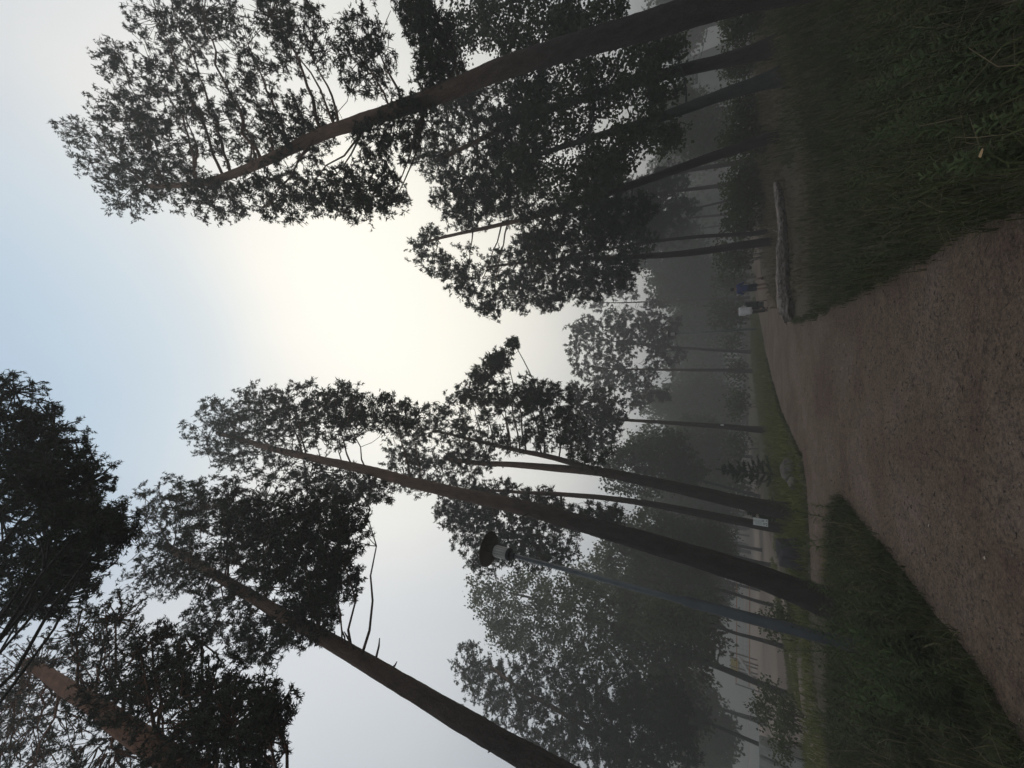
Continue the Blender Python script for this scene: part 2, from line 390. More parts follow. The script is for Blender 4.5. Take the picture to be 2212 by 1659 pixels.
def trunk_mesh(name, pts, rad, sides=18, ridged=0.03, seg=0.16, flare=0.0):
    """tapered trunk with uneven bark outline"""
    P = [Vector(p) for p in pts]
    # resample with Catmull-Rom
    S = []; Rr = []
    for q in range(len(P) - 1):
        p0 = P[max(q - 1, 0)]; p1 = P[q]; p2 = P[q + 1]; p3 = P[min(q + 2, len(P) - 1)]
        n = max(2, int((p2 - p1).length / seg))
        for w in range(n):
            t = w / n
            S.append(0.5 * ((2 * p1) + (-p0 + p2) * t + (2 * p0 - 5 * p1 + 4 * p2 - p3) * t * t + (-p0 + 3 * p1 - 3 * p2 + p3) * t ** 3))
            Rr.append(rad[q] * (1 - t) + rad[q + 1] * t)
    S.append(P[-1]); Rr.append(rad[-1])
    z0 = S[0].z
    V = []
    for c, r_ in zip(S, Rr):
        fl = 1 + flare * math.exp(-(c.z - z0) / 0.35)
        for a in range(sides):
            an = 2 * math.pi * a / sides
            u = Vector((math.cos(an), math.sin(an), 0))
            n = mnoise.noise(Vector((u.x * 3.0 + c.x, u.y * 3.0 + c.y, c.z * 1.1))) + 0.8 * mnoise.noise(Vector((u.x * 9, u.y * 9, c.z * 4.5))) + 0.5 * abs(mnoise.noise(Vector((u.x * 17, u.y * 17, c.z * 9))))
            k = 1 + ridged * 2.2 * n + (fl - 1) * (1 + 0.4 * math.sin(an * 5 + 1))
            V.append(c + u * r_ * k)
    k = len(S); ii = np.arange(k - 1)[:, None]; jj = np.arange(sides)[None, :]; j2 = (jj + 1) % sides
    F = np.stack([ii * sides + jj, ii * sides + j2, (ii + 1) * sides + j2, (ii + 1) * sides + jj], -1).reshape(-1, 4)
    return fixed_mesh(name, np.array([tuple(v) for v in V]), 4, F, True), S, Rr
PXS = 2212 / 1024.0
DENSE = 2.15
def tree(name, label, trunk, Y0, k, dia, crown, kind='pine', c=1.2, bark='bark', extra=(), cat=None, group=None,
         tip=0.35, clump=9.0, ln_px=3.1, wd_px=0.88, up=0.45, limbs=1.0, gap=0.0, flare=0.35, depth=0.85, root=None, limb_r=1.0, stubs=0):
    """trunk: view pixels from base to top in the plane Y=Y0+k*z.  crown: (dx,dy,rx,ry[,weight])"""
    T3 = [at(p[0], p[1], Y0, k)[0] for p in trunk]
    if root is not None: T3 = [Vector(root)] + T3
    b = T3[0]
    gz = tz(b.x, b.y)
    if b.z > gz + 0.02:                # carry the stem down into the ground
        T3 = [Vector((b.x, b.y, gz - 0.12))] + T3
    else: T3[0].z = min(b.z, gz - 0.1)
    base = Vector((T3[0].x, T3[0].y, gz))
    root_o = empty(name, base)
    tag(root_o, label, cat or ('pine tree' if kind in ('pine',) else 'tree'), group)
    off = -base
    hs = [p.z - T3[0].z for p in T3]; hm = max(hs)
    rad = [dia / 2 * (1 - (1 - tip) * (h / hm) ** 0.9) for h in hs]
    dist = (Vector((base.x, base.y, 0))).length
    sides = 36 if dist < 12 else (16 if dist < 26 else 10)
    me, S, Rr = trunk_mesh('trunk', T3, rad, sides, 0.04 if dist < 26 else 0.02, 0.11 if dist < 12 else 0.3, flare)
    me.transform(Matrix.Translation(off)); link('trunk', me, M[bark], root_o)
    stems = [(S, Rr)]
    for e in extra:                     # forked second stems: pixel lists
        E3 = [at(p[0], p[1], Y0, k)[0] for p in e[0]]
        er = [e[1] / 2 * (1 - 0.6 * q / max(1, len(E3) - 1)) for q in range(len(E3))]
        me, S2, R2 = trunk_mesh('stem', E3, er, sides, 0.03, 0.15, 0)
        me.transform(Matrix.Translation(off)); link('stem', me, M[bark], root_o); stems.append((S2, R2))
    SP = np.array([tuple(p) for s in stems for p in s[0]]); SR = np.array([r_ for s in stems for r_ in s[1]])
    # ---- crown volume
    cen = []; ax = []; wt = []; tt = []
    for q in crown:
        p, t = at(q[0], q[1], Y0, k)
        rx = 1.13 * q[2] * t / FPX; ry = 1.13 * q[3] * t / FPX
        rd = min(max(rx, ry), 0.5 * (rx + ry) * 1.2) * depth
        cen.append(p); ax.append((ry, rd, rx)); wt.append((q[4] if len(q) > 4 else 1.0) * 1.28 * math.pi * q[2] * q[3] / PXS ** 2); tt.append(t)
    wt = np.array(wt); area = wt.sum(); px = float(np.mean(tt)) * PXS / FPX        # metres per rendered pixel
    U = np.array(tuple(upv)); Fv = np.array(tuple(fwd))
    def sample(n):
        b_ = rng.choice(len(cen), n, p=wt / area)
        u = rng.normal(size=(n, 3)); u /= np.linalg.norm(u, axis=1)[:, None]; u *= rng.uniform(0, 1, n)[:, None] ** (1 / 2.6)
        C = np.array([tuple(cen[q]) for q in b_]); A = np.array([ax[q] for q in b_])
        return C + np.stack([u[:, 0] * A[:, 0], np.zeros(n), np.zeros(n)], -1) + (u[:, 1] * A[:, 1])[:, None] * Fv + (u[:, 2] * A[:, 2])[:, None] * U
    tw = Tubes()
    nodes = []; bnodes = []
    # ---- limbs
    targets = []
    zlow = min(p.z - 0.9 * a_[2] for p, a_ in zip(cen, ax))
    for q, p in enumerate(cen):
        nl = max(1, int(round(limbs * (1 if wt[q] < 1500 else 2))))
        for _ in range(nl):
            targets.append(Vector(p) + Vector(rng.normal(size=3) * np.array(ax[q]) * 0.3))
    for tg in targets:
        d = SP - np.array(tuple(tg)); hd = np.linalg.norm(d[:, :2], axis=1)
        cost = np.linalg.norm(d, axis=1) + np.where(SP[:, 2] > tg.z - up * hd * 0.8, 0.6 * np.abs(SP[:, 2] - (tg.z - up * hd)), 0)
        cost = cost + np.where(SP[:, 2] < zlow, 2.5 * (zlow - SP[:, 2]), 0)
        q = int(np.argmin(cost)); s0 = Vector(SP[q]); r0 = limb_r * min(SR[q] * 0.42, 0.012 + 0.010 * (tg - s0).length)
        n = max(4, int((tg - s0).length / 0.45))
        bend = Vector((0, 0, -0.12 * (tg - s0).length)) + Vector(rng.normal(size=3)) * 0.06 * (tg - s0).length
        pts = []
        for w in range(n + 1):
            t = w / n
            p = s0.lerp(tg, t) + bend * (4 * t * (1 - t)) * 0.5
            if 0 < w < n: p += Vector(rng.normal(size=3)) * 0.022 * min(2.0, (tg - s0).length)
            pts.append(p)
        lt = Tubes(); lt.add(pts, np.linspace(r0, max(0.008, r0 * 0.3), n + 1), 6)
        lm = lt.mesh('limb'); lm.transform(Matrix.Translation(off)); link('limb', lm, M[bark], root_o)
        nodes += pts[1:]
    for q in range(stubs):                # broken dead stubs on the bare stem
        w = rng.integers(int(len(S) * 0.25), int(len(S) * 0.8)); an = rng.uniform(0, 6.28); d = Vector((math.cos(an), math.sin(an), 0.35)); c0 = S[w]; ln = rng.uniform(0.12, 0.4)
        st = Tubes(); st.add([c0 + d * Rr[w] * 0.8, c0 + d * (Rr[w] + ln * 0.6), c0 + d * (Rr[w] + ln) + Vector((0, 0, 0.03))], [0.022, 0.017, 0.009], 6)
        sm_ = st.mesh('branch_stub'); sm_.transform(Matrix.Translation(off)); link('branch_stub', sm_, M[bark], root_o)
    # ---- branches to foliage clumps
    n2 = max(12, int(area / (clump * clump * 0.55)))
    C2 = sample(n2)
    if gap > 0:
        keep = np.array([mnoise.noise(Vector(p) * (0.9 / max(px * 14, 0.2))) > -0.35 + gap * 0.5 for p in C2]); 
        if keep.sum() > 8: C2 = C2[keep]; n2 = len(C2)
    dd = np.min(np.linalg.norm(C2[:, None, :] - SP[None, ::8, :], axis=2), axis=1)
    order = np.argsort(dd); batches = np.array_split(order, 4)
    twn = []
    for bt in batches:
        kd = kdtree.KDTree(len(nodes))
        for q, p in enumerate(nodes): kd.insert(p, q)
        kd.balance()
        new = []
        for q in bt:
            tg = Vector(C2[q]); s0 = kd.find(tg)[0]; ln = (tg - s0).length
            n = max(2, int(ln / 0.3)); pts = [s0]
            for w in range(1, n + 1):
                p = s0.lerp(tg, w / n) + Vector((0, 0, -0.10 * ln * math.sin(math.pi * w / n)))
                if w < n: p += Vector(rng.normal(size=3)) * 0.06 * min(1.5, ln)
                pts.append(p)
            tw.add(pts, np.linspace(max(0.010, 0.16 * px + 0.004), 0.006 + 0.05 * px, n + 1), 4 if dist < 14 else 3, cap=False)
            new += pts[1:]; bnodes += pts[len(pts) // 2:]
        nodes += new
    # ---- twigs with shoots
    ktri = 8 if kind != 'leaf' and kind != 'birch' else 4
    if dist > 24 and kind == 'pine': ln_px = 2.3; wd_px = 0.85
    if dist > 24 and kind != 'pine': ln_px *= 1.2; wd_px *= 1.2
    tri_px = 0.5 * ln_px * wd_px * 0.62 if kind in ('pine', 'spruce') else 0.5 * ln_px * wd_px * 0.6
    nt_ = int(DENSE * c * area / tri_px / ktri)
    per = 5; n3 = max(20, nt_ // per)
    cl = rng.integers(0, n2, n3)
    rc = clump * px
    BN = np.array([tuple(p) for p in bnodes])
    O = np.where(rng.uniform(size=n3)[:, None] < 0.45, C2[cl], BN[rng.integers(0, len(BN), n3)]); u = rng.normal(size=(n3, 3)); u /= np.linalg.norm(u, axis=1)[:, None]
    if kind == 'birch': u[:, 2] = -np.abs(u[:, 2]) * 1.4 - 0.5; u /= np.linalg.norm(u, axis=1)[:, None]
    else: u[:, 2] = u[:, 2] * 0.7 + 0.18
    E = O + u * (rc * rng.uniform(0.35, 1.25, n3))[:, None]
    nu = int(n3 * 0.55); EU = sample(nu)
    kd = kdtree.KDTree(len(bnodes))
    for q, p in enumerate(bnodes): kd.insert(p, q)
    kd.balance()
    for q in range(nu):
        e_ = Vector(EU[q]); o_, _, d_ = kd.find(e_)
        if d_ > 2.2 * rc: e_ = o_.lerp(e_, 2.2 * rc / d_); d_ = 2.2 * rc
        if kind == 'birch': e_.z -= 0.5 * rc
        O[q] = o_.lerp(e_, max(0.0, 1 - 1.3 * rc / max(d_, 1e-4))) if d_ > 1.3 * rc else o_; E[q] = e_
        if d_ > 1.3 * rc: tw.add([o_, o_.lerp(e_, 0.5) + Vector(rng.normal(size=3)) * 0.08 * d_, Vector(O[q])], [0.004 + 0.07 * px] * 3, 3, cap=False)
    dv = E - O; ln = np.linalg.norm(dv, axis=1)[:, None] + 1e-6; dn = dv / ln
    # thin twig spikes (3-sided)
    s = np.cross(dn, np.array([0.3, 0.5, 0.81])); s /= np.linalg.norm(s, axis=1)[:, None] + 1e-9; s2 = np.cross(dn, s)
    rt = 0.004 + 0.07 * px
    TV = np.stack([O + s * rt, O - 0.5 * s * rt + 0.87 * s2 * rt, O - 0.5 * s * rt - 0.87 * s2 * rt, E], 1)
    TI = (np.arange(n3)[:, None, None] * 4 + np.array([[0, 1, 3], [1, 2, 3], [2, 0, 3]])[None]).reshape(-1, 3)
    offn = np.array(tuple(off))
    tme = fixed_mesh('twigs', TV.reshape(-1, 3) + offn, 3, TI)
    tag(link('twigs', tme, M['twig'], root_o), kind='stuff')
    bmh = tw.mesh('branches')
    if bmh is not None:
        bmh.transform(Matrix.Translation(off)); tag(link('branches', bmh, M[bark], root_o), kind='stuff')
    f = rng.uniform(0.15, 1.05, (n3, per))
    P = (O[:, None, :] + dv[:, None, :] * f[:, :, None]).reshape(-1, 3) + rng.normal(size=(n3 * per, 3)) * rc * 0.13
    D = np.repeat(dn, per, 0) * 0.6 + rng.normal(size=(n3 * per, 3)) * 0.5; D[:, 2] += 0.15
    D /= np.linalg.norm(D, axis=1)[:, None] + 1e-9
    if kind in ('pine', 'spruce'):
        V = needles(P, D, ktri, ln_px * px, wd_px * px); me = fixed_mesh('crown', V + offn, 3)
    else:
        V = leaves(P, D, ktri, ln_px * px, wd_px * px, 0.35 if kind == 'leaf' else 0.9); me = fixed_mesh('crown', V + offn, 4)
    link('crown', me, M[kind if kind in M else 'leaf'], root_o)
    return root_o
# ------------------------------------------------------------------ trees, nearest first
tree('pine_tree', 'tall pine with rough dark bark and orange upper stem beside the lamp post',
     [(1812, 1310), (1790, 1303), (1600, 1233), (1400, 1172), (1200, 1115), (1100, 1090), (1000, 1068), (900, 1045), (800, 1017), (700, 995), (600, 972), (540, 955), (470, 935)],
     8.8, 0.0, 0.47,
     [(470, 930, 55, 70), (540, 890, 75, 55), (640, 872, 75, 48), (745, 875, 70, 48), (830, 893, 55, 40, .7), (520, 975, 55, 42), (600, 1010, 60, 40, .8), (680, 1035, 60, 45, .8), (745, 1065, 70, 45), (810, 1060, 45, 40, .8), (620, 930, 70, 45, .7), (730, 930, 70, 40, .6), (880, 900, 35, 35, .6)],
     c=1.15, clump=8, up=0.25, tip=0.4, gap=0.15, limbs=1.2, stubs=9)
tree('pine_tree', 'pine with dense dark crown and long bare trunk leaning in from the lower left edge',
     [(1165, 1650), (1000, 1556), (800, 1436), (700, 1378), (600, 1322), (480, 1250), (420, 1215), (360, 1180)],
     4.6, 0.0, 0.36,
     [(365, 1105, 70, 75), (375, 1220, 75, 65), (460, 1085, 80, 55), (560, 1110, 75, 60), (670, 1115, 75, 60), (745, 1150, 50, 60), (520, 1190, 110, 90), (650, 1210, 90, 80), (470, 1330, 65, 50), (575, 1370, 70, 60), (670, 1330, 65, 50), (720, 1250, 60, 60)],
     c=1.4, clump=8, up=0.1, tip=0.5, flare=0.3, gap=0.2, stubs=5, limb_r=0.8)
tree('pine_tree', 'pine with orange upper trunk and spreading limbs at the lower left corner',
     [(480, 1740), (400, 1672), (330, 1612), (260, 1565), (200, 1520), (150, 1490), (100, 1455), (60, 1430)],
     1.95, 0.0, 0.36,
     [(255, 1325, 45, 40, .8), (200, 1375, 80, 55), (330, 1395, 60, 45), (395, 1420, 50, 40), (80, 1470, 100, 80), (250, 1480, 80, 60), (330, 1510, 80, 60), (450, 1475, 70, 50), (510, 1550, 85, 65), (590, 1540, 55, 50), (420, 1610, 90, 55), (100, 1600, 110, 70), (230, 1640, 80, 45), (560, 1620, 60, 40), (20, 1530, 60, 90)],
     c=0.95, clump=8, up=0.3, tip=0.55, bark='bark_orange', gap=0.2, stubs=3, flare=0.2)
tree('pine_tree', 'overhead pine crown almost black at the upper left, trunk out of view',
     [(-250, 1250), (-120, 1150), (-40, 1080)],
     1.1, 0.0, 0.34,
     [(25, 880, 50, 75), (70, 950, 75, 85), (50, 1070, 100, 110), (135, 1040, 80, 85), (195, 1125, 70, 50), (235, 1150, 45, 32), (50, 1220, 90, 70), (120, 1280, 80, 50), (10, 1330, 60, 50, .7), (160, 1210, 70, 45)],
     c=1.7, clump=8, up=0.2, tip=0.6, bark='bark_grey', gap=0.15, limb_r=0.5, root=(-3.6, -1.6, 0))
tree('pine_tree', 'pine behind the boulder with its stem forking into two',
     [(1716, 1109), (1600, 1085), (1500, 1062), (1400, 1040), (1300, 1020), (1200, 1011), (1100, 1003), (1030, 1000), (960, 990)],
     14.6, 0.0, 0.50,
     [(875, 955, 45, 48), (930, 915, 50, 42), (915, 1015, 75, 50), (985, 895, 45, 40), (1020, 850, 35, 30, 1.3), (1045, 815, 28, 24, 2), (1072, 785, 26, 22, 2.4), (1092, 763, 20, 16, 2.6), (1110, 742, 16, 12, 2.6), (1085, 870, 70, 45), (1150, 850, 40, 38), (1185, 870, 55, 48), (1200, 930, 70, 40, .8), (1020, 970, 70, 60), (1120, 945, 60, 40, .6), (1280, 985, 45, 25, .7)],
     c=1.25, clump=7, up=0.35, extra=[([(1290, 1017), (1200, 990), (1130, 975), (1070, 962), (1000, 945), (940, 930)], 0.26)], gap=0.15)
tree('pine_tree', 'slender pine behind the white notice sign',
     [(1680, 1140), (1650, 1136), (1500, 1107), (1400, 1088), (1300, 1075), (1200, 1067), (1130, 1064), (1060, 1060), (1000, 1070)],
     16.5, 0.0, 0.34,
     [(985, 1095, 45, 50), (1030, 1150, 60, 55), (1050, 1205, 42, 32), (1100, 1130, 55, 55), (1130, 1190, 55, 42), (1200, 1125, 60, 36), (1195, 1195, 55, 34), (1290, 1112, 45, 24), (1325, 1115, 24, 26), (1170, 1085, 50, 32), (1000, 1055, 45, 36), (1080, 1070, 50, 32), (1040, 1090, 40, 36)],
     c=1.5, clump=7, up=0.3)
# --- right of the path
tree('pine_tree', 'big black trunked pine at the upper edge with feathery crown',
     [(1840, -62), (1660, -22), (1560, 5), (1400, 55), (1230, 103), (1080, 150), (960, 200), (860, 236), (760, 268), (700, 288), (620, 325), (540, 362), (460, 390), (400, 400), (320, 402)],
     7.9, -0.13, 0.52,
     [(165, 285, 35, 26), (215, 345, 45, 45), (280, 410, 55, 55), (280, 260, 65, 65), (240, 125, 32, 36, .8), (350, 340, 80, 80), (350, 190, 80, 75, .8), (380, 60, 80, 65, .8), (450, 430, 75, 48), (500, 260, 90, 80, .8), (540, 110, 80, 75, .6), (610, 420, 80, 62), (650, 270, 80, 70, .7), (660, 80, 75, 75, .5), (740, 420, 70, 55), (820, 420, 60, 45), (790, 120, 60, 80, .6), (830, 310, 60, 55), (900, 250, 55, 60, .7), (930, 70, 55, 55), (950, 160, 50, 45), (890, 20, 45, 40), (460, 20, 60, 40, .7), (600, 10, 60, 40, .6)],
     c=1.2, clump=8, up=0.6, tip=0.3, gap=0.1, stubs=4)
tree('pine_tree', 'second pine from the upper edge, stem flared at the foot, crown black',
     [(1675, 100), (1640, 110), (1560, 132), (1430, 162), (1250, 215), (1120, 262), (1020, 310), (940, 350)],
     13.0, -0.03, 0.40,
     [(945, 330, 60, 55), (1000, 420, 65, 48), (1050, 260, 75, 60), (1080, 380, 80, 60), (980, 210, 55, 55), (1120, 310, 70, 60), (1160, 220, 60, 55)],
     c=1.6, clump=8, up=0.35, flare=0.9)
tree('leafy_tree', 'broad leaved tree with a curved dark stem and low leafy boughs',
     [(1660, 172), (1620, 186), (1560, 205), (1430, 252), (1330, 282), (1200, 322), (1120, 350)],
     12.2, 0.0, 0.36,
     [(1400, 110, 60, 30), (1445, 112, 32, 22), (1390, 180, 60, 34), (1440, 190, 34, 22), (1405, 280, 55, 42), (1435, 310, 32, 34), (1320, 330, 60, 45), (1290, 190, 70, 50), (1250, 110, 70, 42), (1200, 260, 80, 60), (1150, 360, 70, 50), (1240, 400, 60, 45), (1130, 180, 60, 50)],
     kind='leaf', c=1.15, clump=8, ln_px=3.9, wd_px=3.0, bark='bark_grey', up=0.2, flare=0.8, gap=0.2, depth=0.7)
tree('leafy_tree', 'leafy crown hanging in at the upper edge behind the biggest trunk',
     [(1640, -160), (1500, -110), (1350, -60), (1200, -20), (1080, 10)],
     11.0, 0.0, 0.26,
     [(1010, 55, 60, 45), (1100, 40, 70, 45), (1200, 30, 70, 40), (1300, 25, 55, 32), (1130, 115, 60, 40), (1230, 70, 50, 30), (960, 110, 50, 40)],
     kind='leaf', c=1.1, clump=8, ln_px=3.6, wd_px=2.8, bark='bark_grey', up=0.2, gap=0.15, depth=0.7)
tree('pine_tree', 'leaning pine beyond the far end of the log, crown reaching over the path',
     [(1692, 288), (1640, 305), (1500, 352), (1350, 405), (1250, 438), (1180, 462), (1060, 490), (990, 505), (930, 520), (900, 535)],
     15.0, 0.0, 0.34,
     [(905, 545, 26, 26), (945, 575, 32, 34), (930, 505, 26, 22), (995, 600, 40, 40), (1040, 645, 38, 32), (1055, 675, 24, 18), (1000, 555, 40, 30, .6), (1010, 465, 50, 35), (1120, 430, 85, 52), (1200, 480, 70, 48), (1280, 425, 70, 50), (1300, 500, 50, 40), (1180, 540, 50, 40, .6), (1370, 455, 45, 36)],
     c=1.4, clump=7, up=0.35, gap=0.1)
tree('pine_tree', 'upright pine growing right beside the pale log end of the path',
     [(1662, 522), (1600, 530), (1500, 545), (1400, 553), (1300, 558), (1200, 562), (1120, 568), (1050, 578)],
     19.5, 0.0, 0.36,
     [(1080, 590, 50, 48), (1125, 640, 50, 36), (1170, 600, 60, 50), (1185, 650, 30, 26), (1245, 612, 55, 42), (1300, 605, 50, 40), (1340, 590, 34, 40), (1265, 565, 50, 32), (1150, 540, 50, 40), (1360, 560, 30, 30, .7)],
     c=1.6, clump=6.5, up=0.35)
tree('pine_tree', 'thin curved pine rising out of the bushes',
     [(1625, 505), (1560, 508), (1500, 512), (1400, 523), (1320, 537), (1250, 551), (1200, 560)],
     21.5, 0.0, 0.22,
     [(1190, 510, 60, 36), (1270, 520, 50, 32), (1340, 500, 55, 34), (1380, 520, 40, 30, .8)],
     c=1.2, clump=6, up=0.3)
# --- right background
tree('background_tree', 'misty pine trunk just left of the leaning pine',
     [(1590, 352), (1558, 357), (1500, 366), (1435, 379), (1360, 395)], 28, 0.0, 0.36,
     [(1330, 400, 45, 40), (1380, 425, 50, 40), (1420, 400, 40, 30), (1290, 370, 50, 40)], c=1.5, clump=5, ln_px=3.0)
tree('background_tree', 'misty pine with straight stem, second of the hazy row on the right',
     [(1590, 396), (1558, 401), (1500, 408), (1405, 419), (1330, 430)], 32, 0.0, 0.38,
     [(1330, 440, 50, 40), (1390, 450, 55, 36), (1440, 455, 45, 32), (1450, 385, 40, 30), (1300, 480, 45, 40), (1400, 490, 50, 30)], c=1.5, clump=5, ln_px=3.0)
tree('background_tree', 'thin leaning stem, third of the hazy row on the right',
     [(1590, 430), (1558, 437), (1500, 450), (1435, 462), (1380, 475)], 36, 0.0, 0.22,
     [(1400, 480, 40, 28), (1440, 490, 40, 24), (1360, 500, 40, 30), (1480, 455, 30, 22)], c=1.3, clump=5, ln_px=3.0)
tree('background_tree', 'faint stem with low bough, fourth of the hazy row on the right',
     [(1595, 461), (1564, 464), (1491, 471), (1420, 485)], 46, 0.0, 0.34,
     [(1400, 500, 40, 30), (1450, 510, 40, 28), (1485, 500, 28, 20)], c=1.3, clump=5, ln_px=3.0)
tree('background_tree', 'palest far tree between the bushes and the thin curved pine',
     [(1600, 484), (1560, 487), (1480, 500), (1420, 520)], 60, 0.0, 0.36,
     [(1400, 540, 40, 40), (1440, 520, 40, 36), (1480, 540, 40, 40)], kind='leaf', c=1.5, clump=5, ln_px=2.6, wd_px=2.0, bark='bark_grey')
tree('background_tree', 'yellowish hazy broad leaved tree behind the bushes on the right',
     [(1600, 232), (1540, 236), (1480, 244), (1430, 255)], 34, 0.0, 0.30,
     [(1450, 245, 50, 40), (1500, 240, 40, 36), (1530, 275, 36, 40), (1420, 290, 40, 40), (1490, 310, 40, 30), (1540, 320, 30, 40)], kind='birch', c=1.3, clump=5, ln_px=2.8, wd_px=2.2, bark='bark_grey')
tree('background_tree', 'faint grey tree crown in the gap at the upper edge',
     [(1600, 40), (1500, 62), (1420, 84)], 48, 0.0, 0.4,
     [(1440, 70, 60, 34), (1480, 90, 30, 26), (1450, 20, 50, 40), (1500, 40, 30, 30), (1480, 212, 26, 16)], kind='leaf', c=1.6, clump=5, ln_px=2.8, wd_px=2.2, bark='bark_grey')
# --- centre distance
tree('background_tree', 'dark misty pine standing alone left of the path, small light tag on its stem',
     [(1632, 928), (1560, 921), (1470, 915), (1400, 910), (1330, 905), (1260, 890)], 25, 0.0, 0.36,
     [(1245, 850, 30, 26), (1270, 880, 40, 40), (1310, 880, 32, 42), (1300, 930, 40, 40), (1240, 915, 36, 32), (1330, 905, 22, 30), (1260, 960, 40, 30)], c=1.6, clump=6, ln_px=3.2)
tree('background_tree', 'hazy pine with broad layered crown in the middle distance',
     [(1610, 802), (1584, 800), (1470, 799), (1400, 798), (1326, 797), (1270, 790)], 40, 0.0, 0.36,
     [(1255, 800, 22, 26), (1290, 785, 28, 32), (1300, 830, 30, 28), (1340, 820, 30, 26), (1340, 770, 34, 30), (1385, 810, 34, 28), (1390, 850, 26, 22), (1420, 780, 24, 24), (1430, 855, 24, 14), (1370, 870, 30, 14)],
     c=1.3, clump=5, ln_px=3.0, gap=0.2)
tree('background_tree', 'hazy pine with rounded top behind the distant lamp',
     [(1612, 760), (1560, 757), (1465, 751), (1400, 746), (1330, 738), (1280, 730)], 44, 0.0, 0.36,
     [(1245, 718, 22, 30), (1265, 700, 24, 22), (1290, 730, 34, 36), (1330, 705, 34, 26), (1350, 740, 34, 30), (1390, 720, 32, 32), (1420, 745, 32, 28), (1440, 705, 34, 24), (1455, 770, 26, 18), (1240, 755, 18, 24)],
     c=1.3, clump=5, ln_px=3.0, gap=0.1)
tree('background_tree', 'half bare hazy pine with wispy top on the far right of the path',
     [(1590, 645), (1552, 646), (1450, 650), (1400, 652), (1326, 654), (1286, 652)], 54, 0.0, 0.34,
     [(1292, 655, 16, 20, 1), (1320, 632, 22, 22, .7), (1330, 675, 22, 20, 1), (1360, 622, 24, 22, .7), (1370, 680, 26, 24, .9), (1400, 690, 26, 26), (1420, 665, 26, 20), (1390, 630, 24, 20, .3)],
     c=1.0, clump=5, ln_px=2.8, up=0.5, limbs=2.5)
tree('background_tree', 'pale round headed tree in the fog beyond the walkers',
     [(1610, 600), (1540, 600), (1480, 600), (1440, 598)], 62, 0.0, 0.4,
     [(1425, 585, 22, 24), (1450, 610, 30, 28), (1480, 590, 40, 36), (1490, 635, 34, 28), (1530, 600, 36, 44), (1560, 640, 30, 44), (1440, 645, 22, 18)], kind='leaf', c=1.7, clump=5, ln_px=2.6, wd_px=2.0, bark='bark_grey')
tree('background_tree', 'faint tree right behind the half bare pine',
     [(1610, 690), (1540, 692), (1470, 694)], 70, 0.0, 0.4,
     [(1480, 700, 34, 36), (1520, 680, 34, 40), (1560, 710, 30, 40)], kind='leaf', c=1.7, clump=5, ln_px=2.6, wd_px=2.0, bark='bark_grey')
# --- left background
tree('background_tree', 'grey hazy tree close behind the forked pine',
     [(1640, 1072), (1560, 1050), (1480, 1030), (1400, 1012), (1340, 1000)], 34, 0.0, 0.26,
     [(1330, 1000, 50, 36), (1390, 985, 50, 40), (1390, 1040, 40, 30, .7), (1440, 970, 50, 40), (1470, 1020, 44, 36), (1340, 1050, 36, 24, .6)], kind='leaf', c=1.2, clump=5, ln_px=2.8, wd_px=2.1, bark='bark_grey')
tree('background_tree', 'grey drooping tree seen between the sign and the rough barked pine',
     [(1640, 1215), (1560, 1195), (1480, 1178), (1400, 1160), (1330, 1145)], 30, 0.0, 0.24,
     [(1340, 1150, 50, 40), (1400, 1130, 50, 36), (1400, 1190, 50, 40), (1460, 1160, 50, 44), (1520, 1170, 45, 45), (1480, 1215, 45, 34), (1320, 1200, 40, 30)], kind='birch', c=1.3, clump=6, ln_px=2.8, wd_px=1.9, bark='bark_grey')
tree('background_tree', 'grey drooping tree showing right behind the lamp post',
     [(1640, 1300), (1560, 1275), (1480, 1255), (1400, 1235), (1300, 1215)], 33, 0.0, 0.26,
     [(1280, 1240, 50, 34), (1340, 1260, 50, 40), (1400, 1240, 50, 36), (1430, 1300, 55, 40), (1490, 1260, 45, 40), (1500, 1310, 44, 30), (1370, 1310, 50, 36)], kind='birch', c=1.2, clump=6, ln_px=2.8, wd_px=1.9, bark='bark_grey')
tree('birch_tree', 'tall pale birch with drooping foliage left of the lamp post',
     [(1690, 1497), (1664, 1486), (1536, 1434), (1440, 1395), (1358, 1361), (1289, 1336), (1200, 1305), (1100, 1280)],
     25, 0.0, 0.36,
     [(1045, 1265, 40, 28), (1070, 1310, 50, 42), (1090, 1370, 40, 30), (1140, 1280, 60, 42), (1150, 1360, 60, 44), (1230, 1290, 70, 52), (1250, 1380, 70, 50), (1340, 1320, 75, 55), (1360, 1400, 70, 50), (1440, 1350, 60, 50), (1460, 1420, 60, 44), (1510, 1370, 40, 50), (1520, 1320, 30, 36)],
     kind='birch', c=0.95, clump=6, ln_px=3.0, wd_px=2.0, bark='bark_grey', up=0.8, gap=0.15)
tree('pine_tree', 'bushy hazy pine at the lower edge with a twiggy bare top shoot',
     [(1690, 1795), (1428, 1659), (1340, 1610), (1254, 1562), (1180, 1520), (1115, 1482), (1060, 1440)],
     19, 0.0, 0.44,
     [(1015, 1440, 36, 45), (1050, 1470, 50, 45), (1100, 1520, 60, 50), (1150, 1450, 50, 45), (1180, 1560, 70, 60), (1240, 1480, 60, 50), (1280, 1570, 70, 60), (1190, 1630, 60, 45), (1330, 1500, 70, 52), (1370, 1580, 70, 60), (1440, 1520, 55, 50), (1460, 1600, 45, 50), (1350, 1645, 60, 50)],
     c=1.5, clump=7, up=0.4, gap=0.1)
